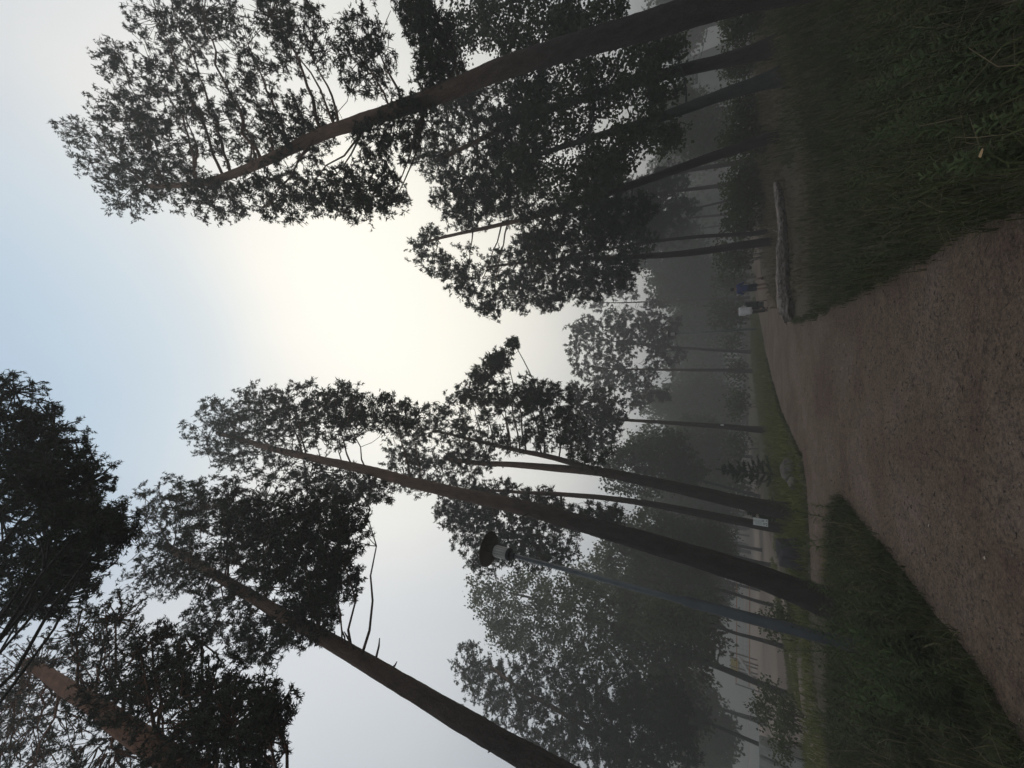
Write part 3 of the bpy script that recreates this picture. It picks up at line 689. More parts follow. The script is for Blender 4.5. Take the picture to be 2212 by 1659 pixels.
tree('background_tree', 'crooked slender dark stem standing before the beach',
     [(1680, 1393), (1664, 1388), (1620, 1376), (1583, 1366), (1549, 1352), (1515, 1341), (1481, 1336), (1430, 1325)],
     21, 0.0, 0.20,
     [(1440, 1310, 40, 34), (1480, 1340, 40, 30), (1400, 1340, 44, 36)], kind='birch', c=0.8, clump=6, ln_px=3.0, wd_px=2.0, bark='bark_grey')
tree('background_tree', 'straight dark stem rising behind the pale concrete blocks',
     [(1660, 1616), (1640, 1608), (1560, 1574), (1481, 1541), (1420, 1515)],
     27, 0.0, 0.26,
     [(1400, 1510, 50, 44), (1450, 1480, 50, 44), (1480, 1540, 44, 44), (1440, 1570, 44, 40)], kind='leaf', c=1.3, clump=6, ln_px=3.0, wd_px=2.2, bark='bark_grey')
tree('background_tree', 'dark foliage mass of a far willow above the beach at the lower edge',
     [(1650, 1560), (1600, 1545), (1540, 1525)],
     40, 0.0, 0.5,
     [(1490, 1500, 40, 50), (1520, 1560, 44, 50), (1540, 1610, 40, 45), (1500, 1640, 40, 40), (1560, 1580, 22, 30)], kind='birch', c=1.6, clump=6, ln_px=2.8, wd_px=2.0, bark='bark_grey')

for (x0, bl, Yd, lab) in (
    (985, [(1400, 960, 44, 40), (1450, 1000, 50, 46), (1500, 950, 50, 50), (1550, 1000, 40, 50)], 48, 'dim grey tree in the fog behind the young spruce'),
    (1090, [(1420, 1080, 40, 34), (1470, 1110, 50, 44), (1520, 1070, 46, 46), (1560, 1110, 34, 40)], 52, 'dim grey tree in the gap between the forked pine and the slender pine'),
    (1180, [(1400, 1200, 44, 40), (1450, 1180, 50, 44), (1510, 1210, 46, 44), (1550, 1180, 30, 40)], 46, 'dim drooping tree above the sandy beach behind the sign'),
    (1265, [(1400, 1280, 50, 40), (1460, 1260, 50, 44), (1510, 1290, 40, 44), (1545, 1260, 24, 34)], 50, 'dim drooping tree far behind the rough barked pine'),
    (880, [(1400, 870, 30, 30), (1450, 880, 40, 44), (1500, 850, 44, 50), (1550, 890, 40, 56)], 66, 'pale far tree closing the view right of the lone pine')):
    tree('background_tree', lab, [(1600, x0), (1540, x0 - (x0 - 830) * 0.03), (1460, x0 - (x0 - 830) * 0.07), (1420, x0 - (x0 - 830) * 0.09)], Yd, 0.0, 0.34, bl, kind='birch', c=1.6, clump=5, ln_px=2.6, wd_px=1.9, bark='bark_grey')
# ------------------------------------------------------------------ far wood in the fog
def far_wood():
    tw = Tubes(); Vs = []
    for q in range(150):
        y = rng.uniform(72, 150); x = rng.uniform(-0.42, 0.62) * y
        z0 = tz(x, y); h = rng.uniform(9, 17)
        tw.add([(x, y, z0 - 0.2), (x + rng.normal() * 0.3, y, z0 + h * 0.5), (x + rng.normal() * 0.5, y, z0 + h)], [0.22, 0.17, 0.06], 6)
        n = 240
        u = rng.normal(size=(n, 3)); u /= np.linalg.norm(u, axis=1)[:, None]; u *= rng.uniform(0.3, 1, n)[:, None]
        P = np.array([x, y, z0 + h * 0.66]) + u * np.array([rng.uniform(2.2, 3.6), 2.4, h * 0.36])
        Vs.append(leaves(P, u, 2, 0.95, 0.8, 0.2))
    o = link('far_wood', fixed_mesh('far_wood', np.concatenate(Vs), 4), M['leaf'])
    tag(o, 'pale far wood fading into the fog', 'wood', kind='stuff')
    t = link('trunks', tw.mesh('trunks'), M['bark_grey'], o); tag(t, kind='stuff')
far_wood()

# ------------------------------------------------------------------ bushes, saplings
def bush(label, blobs, Y0, c=2.2, m_='bush', ln=3.4, wd=2.4, name='bush', cat='bush', k=0.0):
    """many stemmed bush: blobs in view pixels at depth Y0"""
    cen = [at(b[0], b[1], Y0, k) for b in blobs]
    px = float(np.mean([q[1] for q in cen])) * PXS / FPX
    bx = float(np.mean([q[0].x for q in cen])); gz = tz(bx, Y0)
    root_o = empty(name, (bx, Y0, gz)); tag(root_o, label, cat); off = np.array([-bx, -Y0, -gz])
    tw = Tubes(); PP = []; DD = []
    for (p, t), b in zip(cen, blobs):
        rx = b[2] * t / FPX; ry = b[3] * t / FPX; area = math.pi * b[2] * b[3] / PXS ** 2
        n = max(30, int(c * area / (0.3 * ln * wd) / 3))
        u = rng.normal(size=(n, 3)); u /= np.linalg.norm(u, axis=1)[:, None]; u *= rng.uniform(0.25, 1.05, n)[:, None]
        Pn = np.array(tuple(p)) + u * np.array([ry, 0.5 * (rx + ry) * 0.9, rx])
        gzs = terrain(Pn[:, 0], Pn[:, 1]); Pn[:, 2] = np.maximum(Pn[:, 2], gzs + 0.03)
        PP.append(Pn); DD.append(u)
        for _ in range(5):
            tip_ = Pn[rng.integers(0, n)]; b0_ = np.array([tip_[0] * 0.4 + p.x * 0.6 + rng.normal() * 0.1, Y0 * 0.5 + tip_[1] * 0.5, 0]); b0_[2] = tz(b0_[0], b0_[1]) - 0.05
            md = b0_ * 0.5 + tip_ * 0.5 + rng.normal(size=3) * 0.08
            tw.add([b0_ + off, md + off, tip_ + off], [0.02, 0.014, 0.006], 4)
    tag(link('stems', tw.mesh('stems'), M['twig'], root_o), kind='stuff')
    P = np.concatenate(PP); D = np.concatenate(DD)
    V = leaves(P, D, 3, ln * px, wd * px, 0.1)
    link('foliage', fixed_mesh('foliage', V + off, 4), M[m_], root_o)
    return root_o
bush('dense bush at the foot of the leaning pine', [(1610, 250, 40, 50), (1590, 300, 36, 40), (1630, 310, 34, 40), (1600, 215, 26, 30)], 17)
bush('low green bush in front of the hazy row of trunks', [(1595, 390, 34, 44), (1620, 430, 34, 44), (1590, 440, 28, 36), (1630, 380, 30, 40)], 20)
bush('loose leafy bush below the thin curved pine', [(1590, 490, 26, 28), (1615, 480, 30, 32), (1570, 480, 14, 16)], 23)
bush('dark bush on the bend of the path behind the walkers', [(1575, 560, 24, 34), (1600, 555, 26, 40), (1560, 540, 14, 20)], 27)
bush('shaggy bush between the two flared trunks', [(1580, 150, 24, 36), (1610, 140, 30, 30)], 18)
bush('reddish brown shrub at the upper edge', [(1590, 70, 30, 40), (1620, 40, 36, 50), (1570, 45, 18, 24)], 15)
bush('hazy dark bush behind the man in blue', [(1570, 605, 22, 22), (1590, 610, 22, 24)], 40)
bush('hazy bush behind the woman in the white shirt', [(1560, 690, 22, 30), (1585, 680, 20, 36), (1545, 660, 14, 18)], 42)
bush('pale hazy bush at the left bend of the path', [(1580, 740, 20, 26), (1590, 800, 18, 30)], 46)
bush('hazy thicket left of the lone dark pine', [(1590, 870, 20, 36), (1590, 960, 24, 36), (1600, 1060, 24, 30)], 36)
bush('grey green bush beside the crooked slender stem', [(1665, 1350, 18, 30), (1690, 1330, 18, 34)], 15)
bush('thin leafed shrub before the beach at the lower edge', [(1665, 1500, 20, 40), (1640, 1525, 22, 22), (1645, 1550, 18, 18)], 17, c=1.4)
bush('dark shrub on the grass below the concrete blocks', [(1690, 1600, 18, 60), (1700, 1540, 18, 40)], 14)

def spruce_sapling(label, dx, dy, Y, h):
    p, t = at(dx, dy, Y); z0 = tz(p.x, Y); px = t * PXS / FPX
    r_ = empty('spruce_sapling', (p.x, Y, z0)); tag(r_, label, 'spruce')
    st = Tubes(); st.add([(0, 0, -0.05), (0.02, 0, h * 0.5), (0, 0, h)], [0.03, 0.02, 0.006], 6); link('trunk', st.mesh('trunk'), M['bark_grey'], r_)
    P = []; D = []; bt = Tubes()
    for lv in range(9):
        z = h * (0.12 + 0.86 * lv / 9); ln = (h - z) * 0.36 + 0.05
        for b in range(6):
            an = b * math.pi / 3 + lv * 0.5 + rng.normal() * 0.15
            d = np.array([math.cos(an), math.sin(an), 0.18]); L_ = ln * rng.uniform(0.5, 1.2); z += rng.normal() * 0.05; d[2] += rng.normal() * 0.2 + 0.15
            bt.add([(0, 0, z), tuple(np.array([0, 0, z]) + d * L_)], [0.008, 0.003], 3, False)
            for s_ in np.linspace(0.15, 1, 9): P.append(np.array([0, 0, z]) + d * L_ * s_); D.append(d)
    for s_ in np.linspace(0.5, 1.0, 12): P.append(np.array([0, 0, h * s_])); D.append(np.array([0, 0, 1.0]))
    link('branches', bt.mesh('branches'), M['twig'], r_)
    link('foliage', fixed_mesh('foliage', needles(np.array(P), np.array(D), 14, 0.13, 0.03), 3), M['spruce'], r_)
spruce_sapling('young spruce on the grass left of the path', 1640, 1022, 19.5, 2.3)
spruce_sapling('small spruce at the foot of the forked pine', 1660, 1108, 17.5, 1.2)

# ------------------------------------------------------------------ grass
def blades(P, h, w, lean=0.45, seg=2):
    """bent grass blades: P (n,3) roots; h, w arrays"""
    n = len(P)
    a = rng.uniform(0, 2 * math.pi, n); d = np.stack([np.cos(a), np.sin(a), np.zeros(n)], -1)
    s = np.stack([-np.sin(a + rng.normal(size=n) * 0.6), np.cos(a), np.zeros(n)], -1); s /= np.linalg.norm(s, axis=1)[:, None]
    ln = np.abs(rng.normal(lean, lean * 0.5, n))[:, None]; h = h[:, None]; w = w[:, None] * 0.5
    up_ = np.array([0, 0, 1.0])
    m1 = P + up_ * h * 0.5 + d * h * ln * 0.25
    m2 = P + up_ * h * (0.86 - 0.25 * ln) + d * h * ln * 0.75
    tp = P + up_ * h * (1.0 - 0.55 * ln) + d * h * ln * 1.35
    V = np.stack([P - s * w, P + s * w, m1 - s * w * 0.9, m1 + s * w * 0.9, m2 - s * w * 0.6, m2 + s * w * 0.6, tp], 1).reshape(-1, 3)
    b = np.arange(n)[:, None] * 7
    Q = np.concatenate([b + np.array([[0, 1, 3, 2]]), b + np.array([[2, 3, 5, 4]]), b + np.array([[4, 5, 6, 6]])])
    return V, b, Q
def grass_obj(name, label, P, h, w, m_, lean=0.45, simple=False):
    V, b, _ = blades(P, h, w, lean)
    if simple:                          # far blades: one bend fewer
        V = V.reshape(-1, 7, 3)[:, [0, 1, 4, 5, 6]].reshape(-1, 3); b = np.arange(len(P))[:, None] * 5
        tri = np.concatenate([b + np.array([[0, 1, 3]]), b + np.array([[0, 3, 2]]), b + np.array([[2, 3, 4]])])
        o = link(name, fixed_mesh(name, V, 3, tri), m_); tag(o, label, 'grass', kind='stuff'); return o
    tri = np.concatenate([b + np.array([[0, 1, 3]]), b + np.array([[0, 3, 2]]), b + np.array([[2, 3, 5]]), b + np.array([[2, 5, 4]]), b + np.array([[4, 5, 6]])])
    o = link(name, fixed_mesh(name, V, 3, tri), m_); tag(o, label, 'grass', kind='stuff'); return o
M['grass'] = leaf_mat('grass', (0.018, 0.026, 0.006), (0.060, 0.070, 0.017), scale=0.9, trans=0.25)
M['grass_dry'] = leaf_mat('dry_grass', (0.075, 0.060, 0.030), (0.17, 0.13, 0.075), scale=0.9, trans=0.2)
M['grass_far'] = leaf_mat('verge_grass', (0.060, 0.074, 0.012), (0.145, 0.150, 0.034), scale=0.8, trans=0.25)
M['weed'] = leaf_mat('weed_leaves', (0.035, 0.055, 0.018), (0.085, 0.115, 0.04), scale=1.5, trans=0.3)
def patch(n, x0, x1, y0, y1, cond, path_margin=True):
    P = np.stack([rng.uniform(x0, x1, n), rng.uniform(y0, y1, n)], -1)
    ok = cond(P) & ~in_poly(P, PATH_NP)
    P = P[ok]; return np.column_stack([P, terrain(P[:, 0], P[:, 1]) - 0.01])
def clumpy(P, s, th):
    v = np.array([mnoise.noise(Vector((p[0] * s, p[1] * s, 7.7))) for p in P]); return v > th
def px_of(P):
    Z = np.column_stack([P, terrain(P[:, 0], P[:, 1])]) if P.shape[1] == 2 else P
    return proj(Z)
# near right bank
P = patch(56000, 0.8, 13, 2.6, 11.5, lambda q: (q[:, 0] < 2.0 + 1.15 * q[:, 1]) & (rng.uniform(size=len(q)) < np.clip(5.0 / q[:, 1], 0.25, 1)))
gx_, gy_ = proj(P); sh_ = 1 - 0.5 * sstep(1850, 1740, gx_) * sstep(330, 520, gy_)
hh = sh_ * rng.uniform(0.14, 0.42, len(P)) * (0.7 + 0.5 * np.array([mnoise.noise(Vector((p[0] * 1.3, p[1] * 1.3, 2))) for p in P]) + 0.3)
grass_obj('grass', 'long dark green grass on the right bank', P, hh, rng.uniform(0.006, 0.013, len(P)), M['grass'], 0.55)
# right bank further out: drier, brown
def right_back(q):
    dx, dy = px_of(q); return (q[:, 0] > 2.5) & ~((dx > 1625) & (dx < 1672) & (dy > 575))
P = patch(36000, 2, 30, 10.5, 26, right_back)
hh = rng.uniform(0.18, 0.5, len(P)) * np.where(P[:, 1] > 14, 1.1, 0.7)
gx_, gy_ = proj(P)
hh = np.where((gx_ > 1698) & (gx_ < 1738 + 12 * np.sin(gy_ * 0.05)) & (gy_ > 350) & (gy_ < 720), hh * 0.35, hh)
dry = (np.array([mnoise.noise(Vector((p[0] * 0.5, p[1] * 0.5, 4))) for p in P]) + (P[:, 1] - 13) * 0.12) > 0
grass_obj('dry_grass', 'brown dry grass under the right hand trees', P[dry], hh[dry], rng.uniform(0.016, 0.032, dry.sum()), M['grass_dry'], 0.5, True)
grass_obj('grass', 'mixed grass behind the right bank', P[~dry], hh[~dry], rng.uniform(0.016, 0.032, (~dry).sum()), M['grass'], 0.5, True)
# left strip between the path and the side trail
def left_strip(q):
    dx, dy = px_of(q); lim = np.interp(dy, [1070, 1120, 1250, 1400, 1500, 1659], [1800, 1800, 1800, 1795, 1790, 1800])
    return (dx > lim) & (dy > 1050)
P = patch(80000, -9, 0.2, 2.4, 10.5, left_strip)
hh = 0.72 * rng.uniform(0.15, 0.45, len(P)) * (0.75 + 0.45 * np.array([mnoise.noise(Vector((p[0] * 1.6, p[1] * 1.6, 9))) for p in P]))
grass_obj('grass', 'deep green grass on the verge left of the path', P, hh, rng.uniform(0.006, 0.013, len(P)), M['grass'], 0.6)
def left_back(q):
    dx, dy = px_of(q); return (dx < 1800) & (dx > 1640) & (q[:, 0] > -16 + 0 * dy)
P = patch(45000, -16, 1, 8.5, 24, left_back)
P = P[clumpy(P, 0.45, -0.12)]
hh = rng.uniform(0.08, 0.26, len(P))
grass_obj('grass', 'patchy short grass among the left hand pines', P, hh, rng.uniform(0.012, 0.022, len(P)), M['grass_far'], 0.5, True)
P = patch(50000, -6, 8, 12, 46, lambda q: (np.interp(q[:, 1], [12, 15, 20, 25, 35, 46], [-3.2, -2.0, 0.2, 1.5, 5.5, 10]) > q[:, 0]) & (np.interp(q[:, 1], [12, 15, 20, 25, 35, 46], [-6, -6, -5, -4, -1, 3]) < q[:, 0]))
hh = rng.uniform(0.12, 0.45, len(P))
grass_obj('grass', 'yellow green verge along the left side of the far path', P, hh, rng.uniform(0.014, 0.028, len(P)), M['grass_far'], 0.45, True)
# sparse tufts on the path edge
E = np.array([tuple(p) for p in PATH if 2 < p.y < 26]); E = E[rng.integers(0, len(E), 6000)] + rng.normal(size=(6000, 2)) * 0.045
P = np.column_stack([E, terrain(E[:, 0], E[:, 1]) + 0.01])
grass_obj('grass', 'short tufts fringing both edges of the path', P, rng.uniform(0.05, 0.2, len(P)), rng.uniform(0.005, 0.011, len(P)), M['grass'], 0.7)

# dead stalks standing in both verges
P = patch(6500, -8, 12, 2.6, 12, lambda q: (q[:, 0] < 2.0 + 1.1 * q[:, 1]) & (q[:, 0] > -0.9 * q[:, 1] - 1) & ((q[:, 0] > 0) | left_strip(q)))
grass_obj('dead_stalks', 'thin dead straw stalks scattered through both verges', P, rng.uniform(0.2, 0.6, len(P)), rng.uniform(0.004, 0.008, len(P)), M['grass_dry'], 0.7)
# needles and cone crumbs on the path
def litter():
    n = 5000; y = 2.2 + 14 * rng.uniform(0, 1, n) ** 1.5; x = rng.uniform(-1.0, 1.0, n) * (1.2 + y * 0.9)
    P = np.stack([x, y], -1); keep = in_poly(P, PATH_NP); P = P[keep]; n = len(P)
    a = rng.uniform(0, 6.28, n); d = np.stack([np.cos(a), np.sin(a), np.zeros(n)], -1); s = np.stack([-np.sin(a), np.cos(a), np.zeros(n)], -1)
    ln = (0.012 + 0.035 * rng.uniform(0, 1, n) ** 2)[:, None]; w = (0.002 + 0.004 * rng.uniform(0, 1, n))[:, None]
    C = np.column_stack([P, np.full(n, 0.0265)]); up_ = np.array([0, 0, 0.006])
    V = np.stack([C - d * ln, C - s * w, C + d * ln + up_, C + s * w + up_ * 1.2], 1).reshape(-1, 3)
    tag(link('needle_litter', fixed_mesh('needle_litter', V, 4), M['twig']), 'dark needles and cone crumbs littering the path', 'litter', kind='stuff')
litter()
# ------------------------------------------------------------------ single weeds
def weed_meshes(h, seed, broad=False):
    r2 = np.random.default_rng(seed)
    st = Tubes(); lean = r2.normal(size=2) * 0.12 * h
    pt = lambda s_: np.array([lean[0] * s_ ** 1.6, lean[1] * s_ ** 1.6, h * s_])
    st.add([pt(s_) - (0, 0, 0.02) for s_ in np.linspace(0, 1, 6)], np.linspace(0.006, 0.002, 6), 5)
    n = int(h * 60); V = []
    for q in range(n):
        s_ = 0.12 + 0.86 * q / n; an = q * 2.4 + r2.normal() * 0.2; p = pt(s_)
        L_ = (0.13 if not broad else 0.16) * (1.1 - 0.7 * s_) * r2.uniform(0.8, 1.2) + 0.02; W = L_ * (0.17 if not broad else 0.36)
        d = np.array([math.cos(an), math.sin(an), 0.55]); d /= np.linalg.norm(d); s = np.array([-math.sin(an), math.cos(an), 0])
        m1 = p + d * L_ * 0.45; e = p + d * L_ * 0.8 + np.array([0, 0, -0.05 * L_]); tp = p + d * L_ + np.array([0, 0, -0.28 * L_])
        V += [[p, m1 - s * W / 2, e, m1 + s * W / 2], [m1 - s * W / 2, tp, e, e], ]
        V[-1] = [m1 + s * W / 2 * 0.9, m1 - s * W / 2 * 0.9, tp - s * 0.001, tp + s * 0.001]
    return st.mesh('stem'), fixed_mesh('leaves', np.array(V).reshape(-1, 3), 4)
WM = [weed_meshes(0.75, 1), weed_meshes(0.6, 2), weed_meshes(0.9, 3), weed_meshes(0.45, 4, True), weed_meshes(0.55, 5, True)]
def weed(x, y, kind, sc, label, group=None):
    o = empty('weed', (x, y, tz(x, y)), rng.uniform(0, 6.28)); o.scale = (sc * 1.2,) * 3
    tag(o, label, 'plant', group)
    st, lf = WM[kind]
    for nm, me, mm in (('stem', st, 'weed'), ('leaves', lf, 'weed')):
        c_ = bpy.data.objects.new(nm, me); col.objects.link(c_); c_.parent = o
        if not me.materials: me.materials.append(M[mm])
    return o
for (dx, dy, kind, sc, lab) in (
    (1826, 1098, 1, 0.98, 'short leafy weed at the tip of the grass verge'),
    (1822, 1125, 0, 1.23, 'tall narrow leaved weed standing up before the pink side trail'),
    (1835, 1165, 2, 0.98, 'leafy weed beside the tall one near the side trail'),
    (1830, 1190, 1, 1.30, 'weed with arching leaves in front of the dark boulder'),
    (1850, 1300, 2, 0.8, 'weed with curling leaves right at the foot of the rough barked pine'),
    (1858, 1370, 0, 1.1, 'tall weed crossing the foot of the lamp post'),
    (1862, 1420, 2, 1.0, 'tall dark weed just left of the lamp post'),
    (1850, 1450, 0, 0.8, 'dark weed outlined against the sandy trail')):
    p = gnd(dx, dy); weed(p.x, p.y, kind, sc, lab)
for q in range(110):
    dy = rng.uniform(1130, 1640); dx = rng.uniform(1835, 2120)
    p = gnd(dx, dy); PN = np.array([[p.x, p.y]])
    if in_poly(PN, PATH_NP)[0] or in_poly(PN + [[0.12, 0]], PATH_NP)[0]: continue
    weed(p.x, p.y, int(rng.integers(0, 5)), rng.uniform(0.55, 0.95), 'low leafy weed in the thick of the left verge', 'weeds in the left verge')
for q in range(80):
    dy = rng.uniform(20, 560); dx = rng.uniform(1790, 2200)
    p = gnd(dx, dy, 0.2); PN = np.array([[p.x, p.y]])
    if in_poly(PN, PATH_NP)[0] or in_poly(PN - [[0.15, 0]], PATH_NP)[0]: continue
    weed(p.x, p.y, int(rng.integers(1, 5)), rng.uniform(0.4, 0.75), 'low leafy weed in the grass of the right bank', 'weeds in the right bank')

# ------------------------------------------------------------------ loose stones, fallen leaves on the path
def scatter_stones():
    n = 26000
    y = 2.2 + 9 * rng.uniform(0, 1, n) ** 1.6; x = rng.uniform(-1.0, 1.0, n) * (1.2 + y * 1.0)
    P = np.stack([x, y], -1); P = P[in_poly(P, PATH_NP)]; n = len(P)
    o8 = np.array([[1, 0, 0], [0, 1, 0], [-1, 0, 0], [0, -1, 0], [0, 0, 0.8], [0, 0, -0.5]], float)
    f8 = np.array([[0, 1, 4], [1, 2, 4], [2, 3, 4], [3, 0, 4], [1, 0, 5], [2, 1, 5], [3, 2, 5], [0, 3, 5]])
    s = (0.003 + 0.008 * rng.uniform(0, 1, n) ** 3)[:, None, None] * rng.uniform(0.6, 1.3, (n, 1, 3))
    an = rng.uniform(0, 6.28, n); c_, s_ = np.cos(an), np.sin(an)
    V = np.repeat(o8[None], n, 0) * s + rng.normal(size=(n, 6, 3)) * 0.0006
    V = np.stack([V[:, :, 0] * c_[:, None] - V[:, :, 1] * s_[:, None], V[:, :, 0] * s_[:, None] + V[:, :, 1] * c_[:, None], V[:, :, 2]], -1)
    V += np.column_stack([P, np.full(n, 0.024)])[:, None, :]
    F = (np.arange(n)[:, None, None] * 6 + f8[None]).reshape(-1, 3)
    gmt = plain('pebble', (0.14, 0.11, 0.095), 0.9, 0, 0.7, 9.0)
    tag(link('gravel', fixed_mesh('gravel', V.reshape(-1, 3), 3, F), gmt), 'loose grit and pebbles on the path', 'gravel', kind='stuff')
scatter_stones()
leaf_cols = [plain('fallen_leaf_tan', (0.30, 0.20, 0.10), 0.8), plain('fallen_leaf_pale', (0.34, 0.29, 0.23), 0.8), plain('fallen_leaf_dark', (0.03, 0.025, 0.02), 0.9)]
def fallen_leaf(dx, dy, ci, ln, label, z=0.03):
    p = gnd(dx, dy, z)
    bm = bmesh.new(); prof = [(0, 0.02), (0.25, 0.28), (0.5, 0.36), (0.75, 0.22), (1, 0.0)]
    rows = [[bm.verts.new((ln * (u - 0.5), ln * w * sgn, 0.012 + 0.05 * ln * (u * u) + (0.12 * ln * w if sgn else 0))) for sgn in (-1, 0, 1)] for u, w in prof]
    for a_, b_ in zip(rows, rows[1:]):
        for c_ in range(2): bm.faces.new((a_[c_], a_[c_ + 1], b_[c_ + 1], b_[c_]))
    me = bpy.data.meshes.new('fallen_leaf'); bm.to_mesh(me); bm.free()
    o = link('fallen_leaf', me, leaf_cols[ci]); o.location = p; o.rotation_euler = (rng.normal() * 0.15, rng.normal() * 0.15, rng.uniform(0, 6.28))
    tag(o, label, 'leaf')
fallen_leaf(2010, 1136, 1, 0.03, 'small pale leaf lying left of the middle of the path')
fallen_leaf(2132, 1206, 1, 0.03, 'pale leaf on the near gravel by the left verge')
fallen_leaf(1757, 700, 1, 0.08, 'pale leaf on the path by the end of the log')
fallen_leaf(1826, 745, 1, 0.06, 'light leaf near the log on the gravel')
fallen_leaf(1975, 740, 1, 0.03, 'pale leaf near the right grass edge')
fallen_leaf(2128, 330, 0, 0.06, 'curled tan leaf in the grass of the right bank', 0.45)
fallen_leaf(1983, 1190, 2, 0.03, 'tiny dark leaf in the middle of the gravel')
fallen_leaf(1802, 1150, 2, 0.05, 'dark leaf on the pinkish gravel near the verge tip')

# ------------------------------------------------------------------ log, rocks
dw, nt, bs = mat('weathered_wood', 0.95); L = nt.links.new
tcd = nd(nt, 'ShaderNodeTexCoord'); mpd = nd(nt, 'ShaderNodeMapping'); mpd.inputs['Scale'].default_value = (0.8, 9, 9); mpd.inputs['Rotation'].default_value = (0, 0, -0.35)
nzd = nd(nt, 'ShaderNodeTexNoise', Scale=2.2, Detail=8.0, Roughness=0.7); L(tcd.outputs['Object'], mpd.inputs['Vector']); L(mpd.outputs[0], nzd.inputs['Vector'])
rmd = ramp(nt, [(0.38, (0.03, 0.024, 0.022)), (0.47, (0.20, 0.165, 0.145)), (0.66, (0.40, 0.345, 0.315))]); L(nzd.outputs['Fac'], rmd.inputs['Fac']); L(rmd.outputs[0], bs.inputs['Base Color'])
bpd = nd(nt, 'ShaderNodeBump', Strength=1.0, Distance=0.05); L(nzd.outputs['Fac'], bpd.inputs['Height']); L(bpd.outputs[0], bs.inputs['Normal'])
M['deadwood'] = dw
pL, tL = at(1705, 683, 14.6); pR, tR = at(1693, 395, 16.2)
pL.z = 0.2; pR.z = tz(pR.x, pR.y) + 0.2
lg = empty('fallen_log', (pL.x, pL.y, 0)); tag(lg, 'weathered pale grey fallen log with split end beside the path', 'log')
pts = [pL.lerp(pR, s_) + Vector((0, 0, 0.05 * math.sin(s_ * 5))) - Vector((pL.x, pL.y, 0)) for s_ in np.linspace(0, 1, 9)]
bm = bmesh.new(); rings = []
NS = 18
for q, s_ in enumerate(np.linspace(0, 1, 40)):
    c_ = Vector(pts[0]).lerp(pts[-1], s_) + Vector((0, 0.10 * math.sin(s_ * 4.5), 0.05 * math.sin(s_ * 7)))
    ax_ = (pts[-1] - pts[0]).normalized(); sd = ax_.cross(Vector((0, 0, 1))).normalized(); u_ = sd.cross(ax_)
    r_ = 0.215 * (1 - 0.55 * s_) * (1 + 0.12 * math.sin(s_ * 23) * math.sin(s_ * 9))
    ring = []
    for a in range(NS):
        an = a * 2 * math.pi / NS
        g = 1 + 0.16 * math.sin(an * 3 + 0.5 * s_) + 0.38 * mnoise.noise(Vector((math.cos(an) * 2.5, math.sin(an) * 2.5, s_ * 5))) - (0.35 if abs(((an - 2.0 + 0.5 * s_) % 6.283) - 0.0) < 0.35 else 0)
        g *= 1 - (0.55 * (1 - s_ / 0.06) * (0.5 + 0.5 * math.sin(an * 4)) if s_ < 0.06 else 0)
        ring.append(bm.verts.new(c_ + (sd * math.cos(an) + u_ * math.sin(an)) * r_ * g + ax_ * (-0.12 * (math.sin(an * 4) + math.sin(an * 7)) * (s_ < 0.01))))
    rings.append(ring)
for a_, b_ in zip(rings, rings[1:]):
    for c_ in range(NS): bm.faces.new((a_[c_], a_[(c_ + 1) % NS], b_[(c_ + 1) % NS], b_[c_])).smooth = True
bm.faces.new(rings[0]); bm.faces.new(rings[-1])
me = bpy.data.meshes.new('trunk'); bm.to_mesh(me); bm.free(); link('trunk', me, M['deadwood'], lg)
for s_, L_, an in ((0.12, 0.25, 0.4), (0.35, 0.3, 1.9), (0.62, 0.22, 0.9)):
    st = Tubes(); c_ = pts[0].lerp(pts[-1], s_); d = Vector((math.cos(an) * 0.3, -0.3, 1)).normalized()
    st.add([c_, c_ + d * L_ * 0.6, c_ + d * L_], [0.04, 0.03, 0.012], 7); link('branch_stub', st.mesh('branch_stub'), M['deadwood'], lg)
for s_, e_, dz, yy, rr_ in ((-0.05, 0.30, 0.10, -0.10, 0.05), (-0.03, 0.22, -0.02, -0.17, 0.045), (-0.06, 0.18, 0.02, 0.12, 0.04), (0.25, 0.55, 0.13, -0.06, 0.035)):
    st = Tubes(); q_ = [pts[0].lerp(pts[-1], s_ + (e_ - s_) * w / 6) + Vector((0, yy + 0.02 * math.sin(w * 1.7), dz - 0.02 * math.cos(w * 2.1))) for w in range(7)]
    st.add(q_, [0.008, rr_ * 0.8, rr_, rr_ * 0.9, rr_, rr_ * 0.7, 0.01], 7); link('splinter', st.mesh('splinter'), M['deadwood'], lg)
M['rock_dark'] = plain('dark_rock', (0.045, 0.04, 0.045), 0.9, 0, 0.4, 5)
M['rock'] = plain('grey_rock', (0.12, 0.105, 0.095), 0.9, 0, 0.35, 5)
def rock(dx, dy, sx, sy, sz, seed, sq, m_, label):
    p = gnd(dx, dy); z0 = tz(p.x, p.y)
    o = link('boulder', rock_mesh('boulder', sx, sy, sz, seed, sq, 4), m_); o.location = (p.x, p.y, z0 + sz * 0.55); tag(o, label, 'boulder')
    for f in o.data.polygons: f.use_smooth = True
rock(1735, 1200, 0.38, 0.36, 0.40, 3, 0.75, M['rock_dark'], 'dark squarish boulder between the sign and the rough barked pine')
rock(1718, 1018, 0.34, 0.25, 0.24, 8, 0.1, M['rock'], 'grey brown rock half sunk in grass by the forked pine')
rock(1724, 1045, 0.2, 0.18, 0.16, 5, 0.1, M['rock'], 'small stone at the foot of the forked pine')

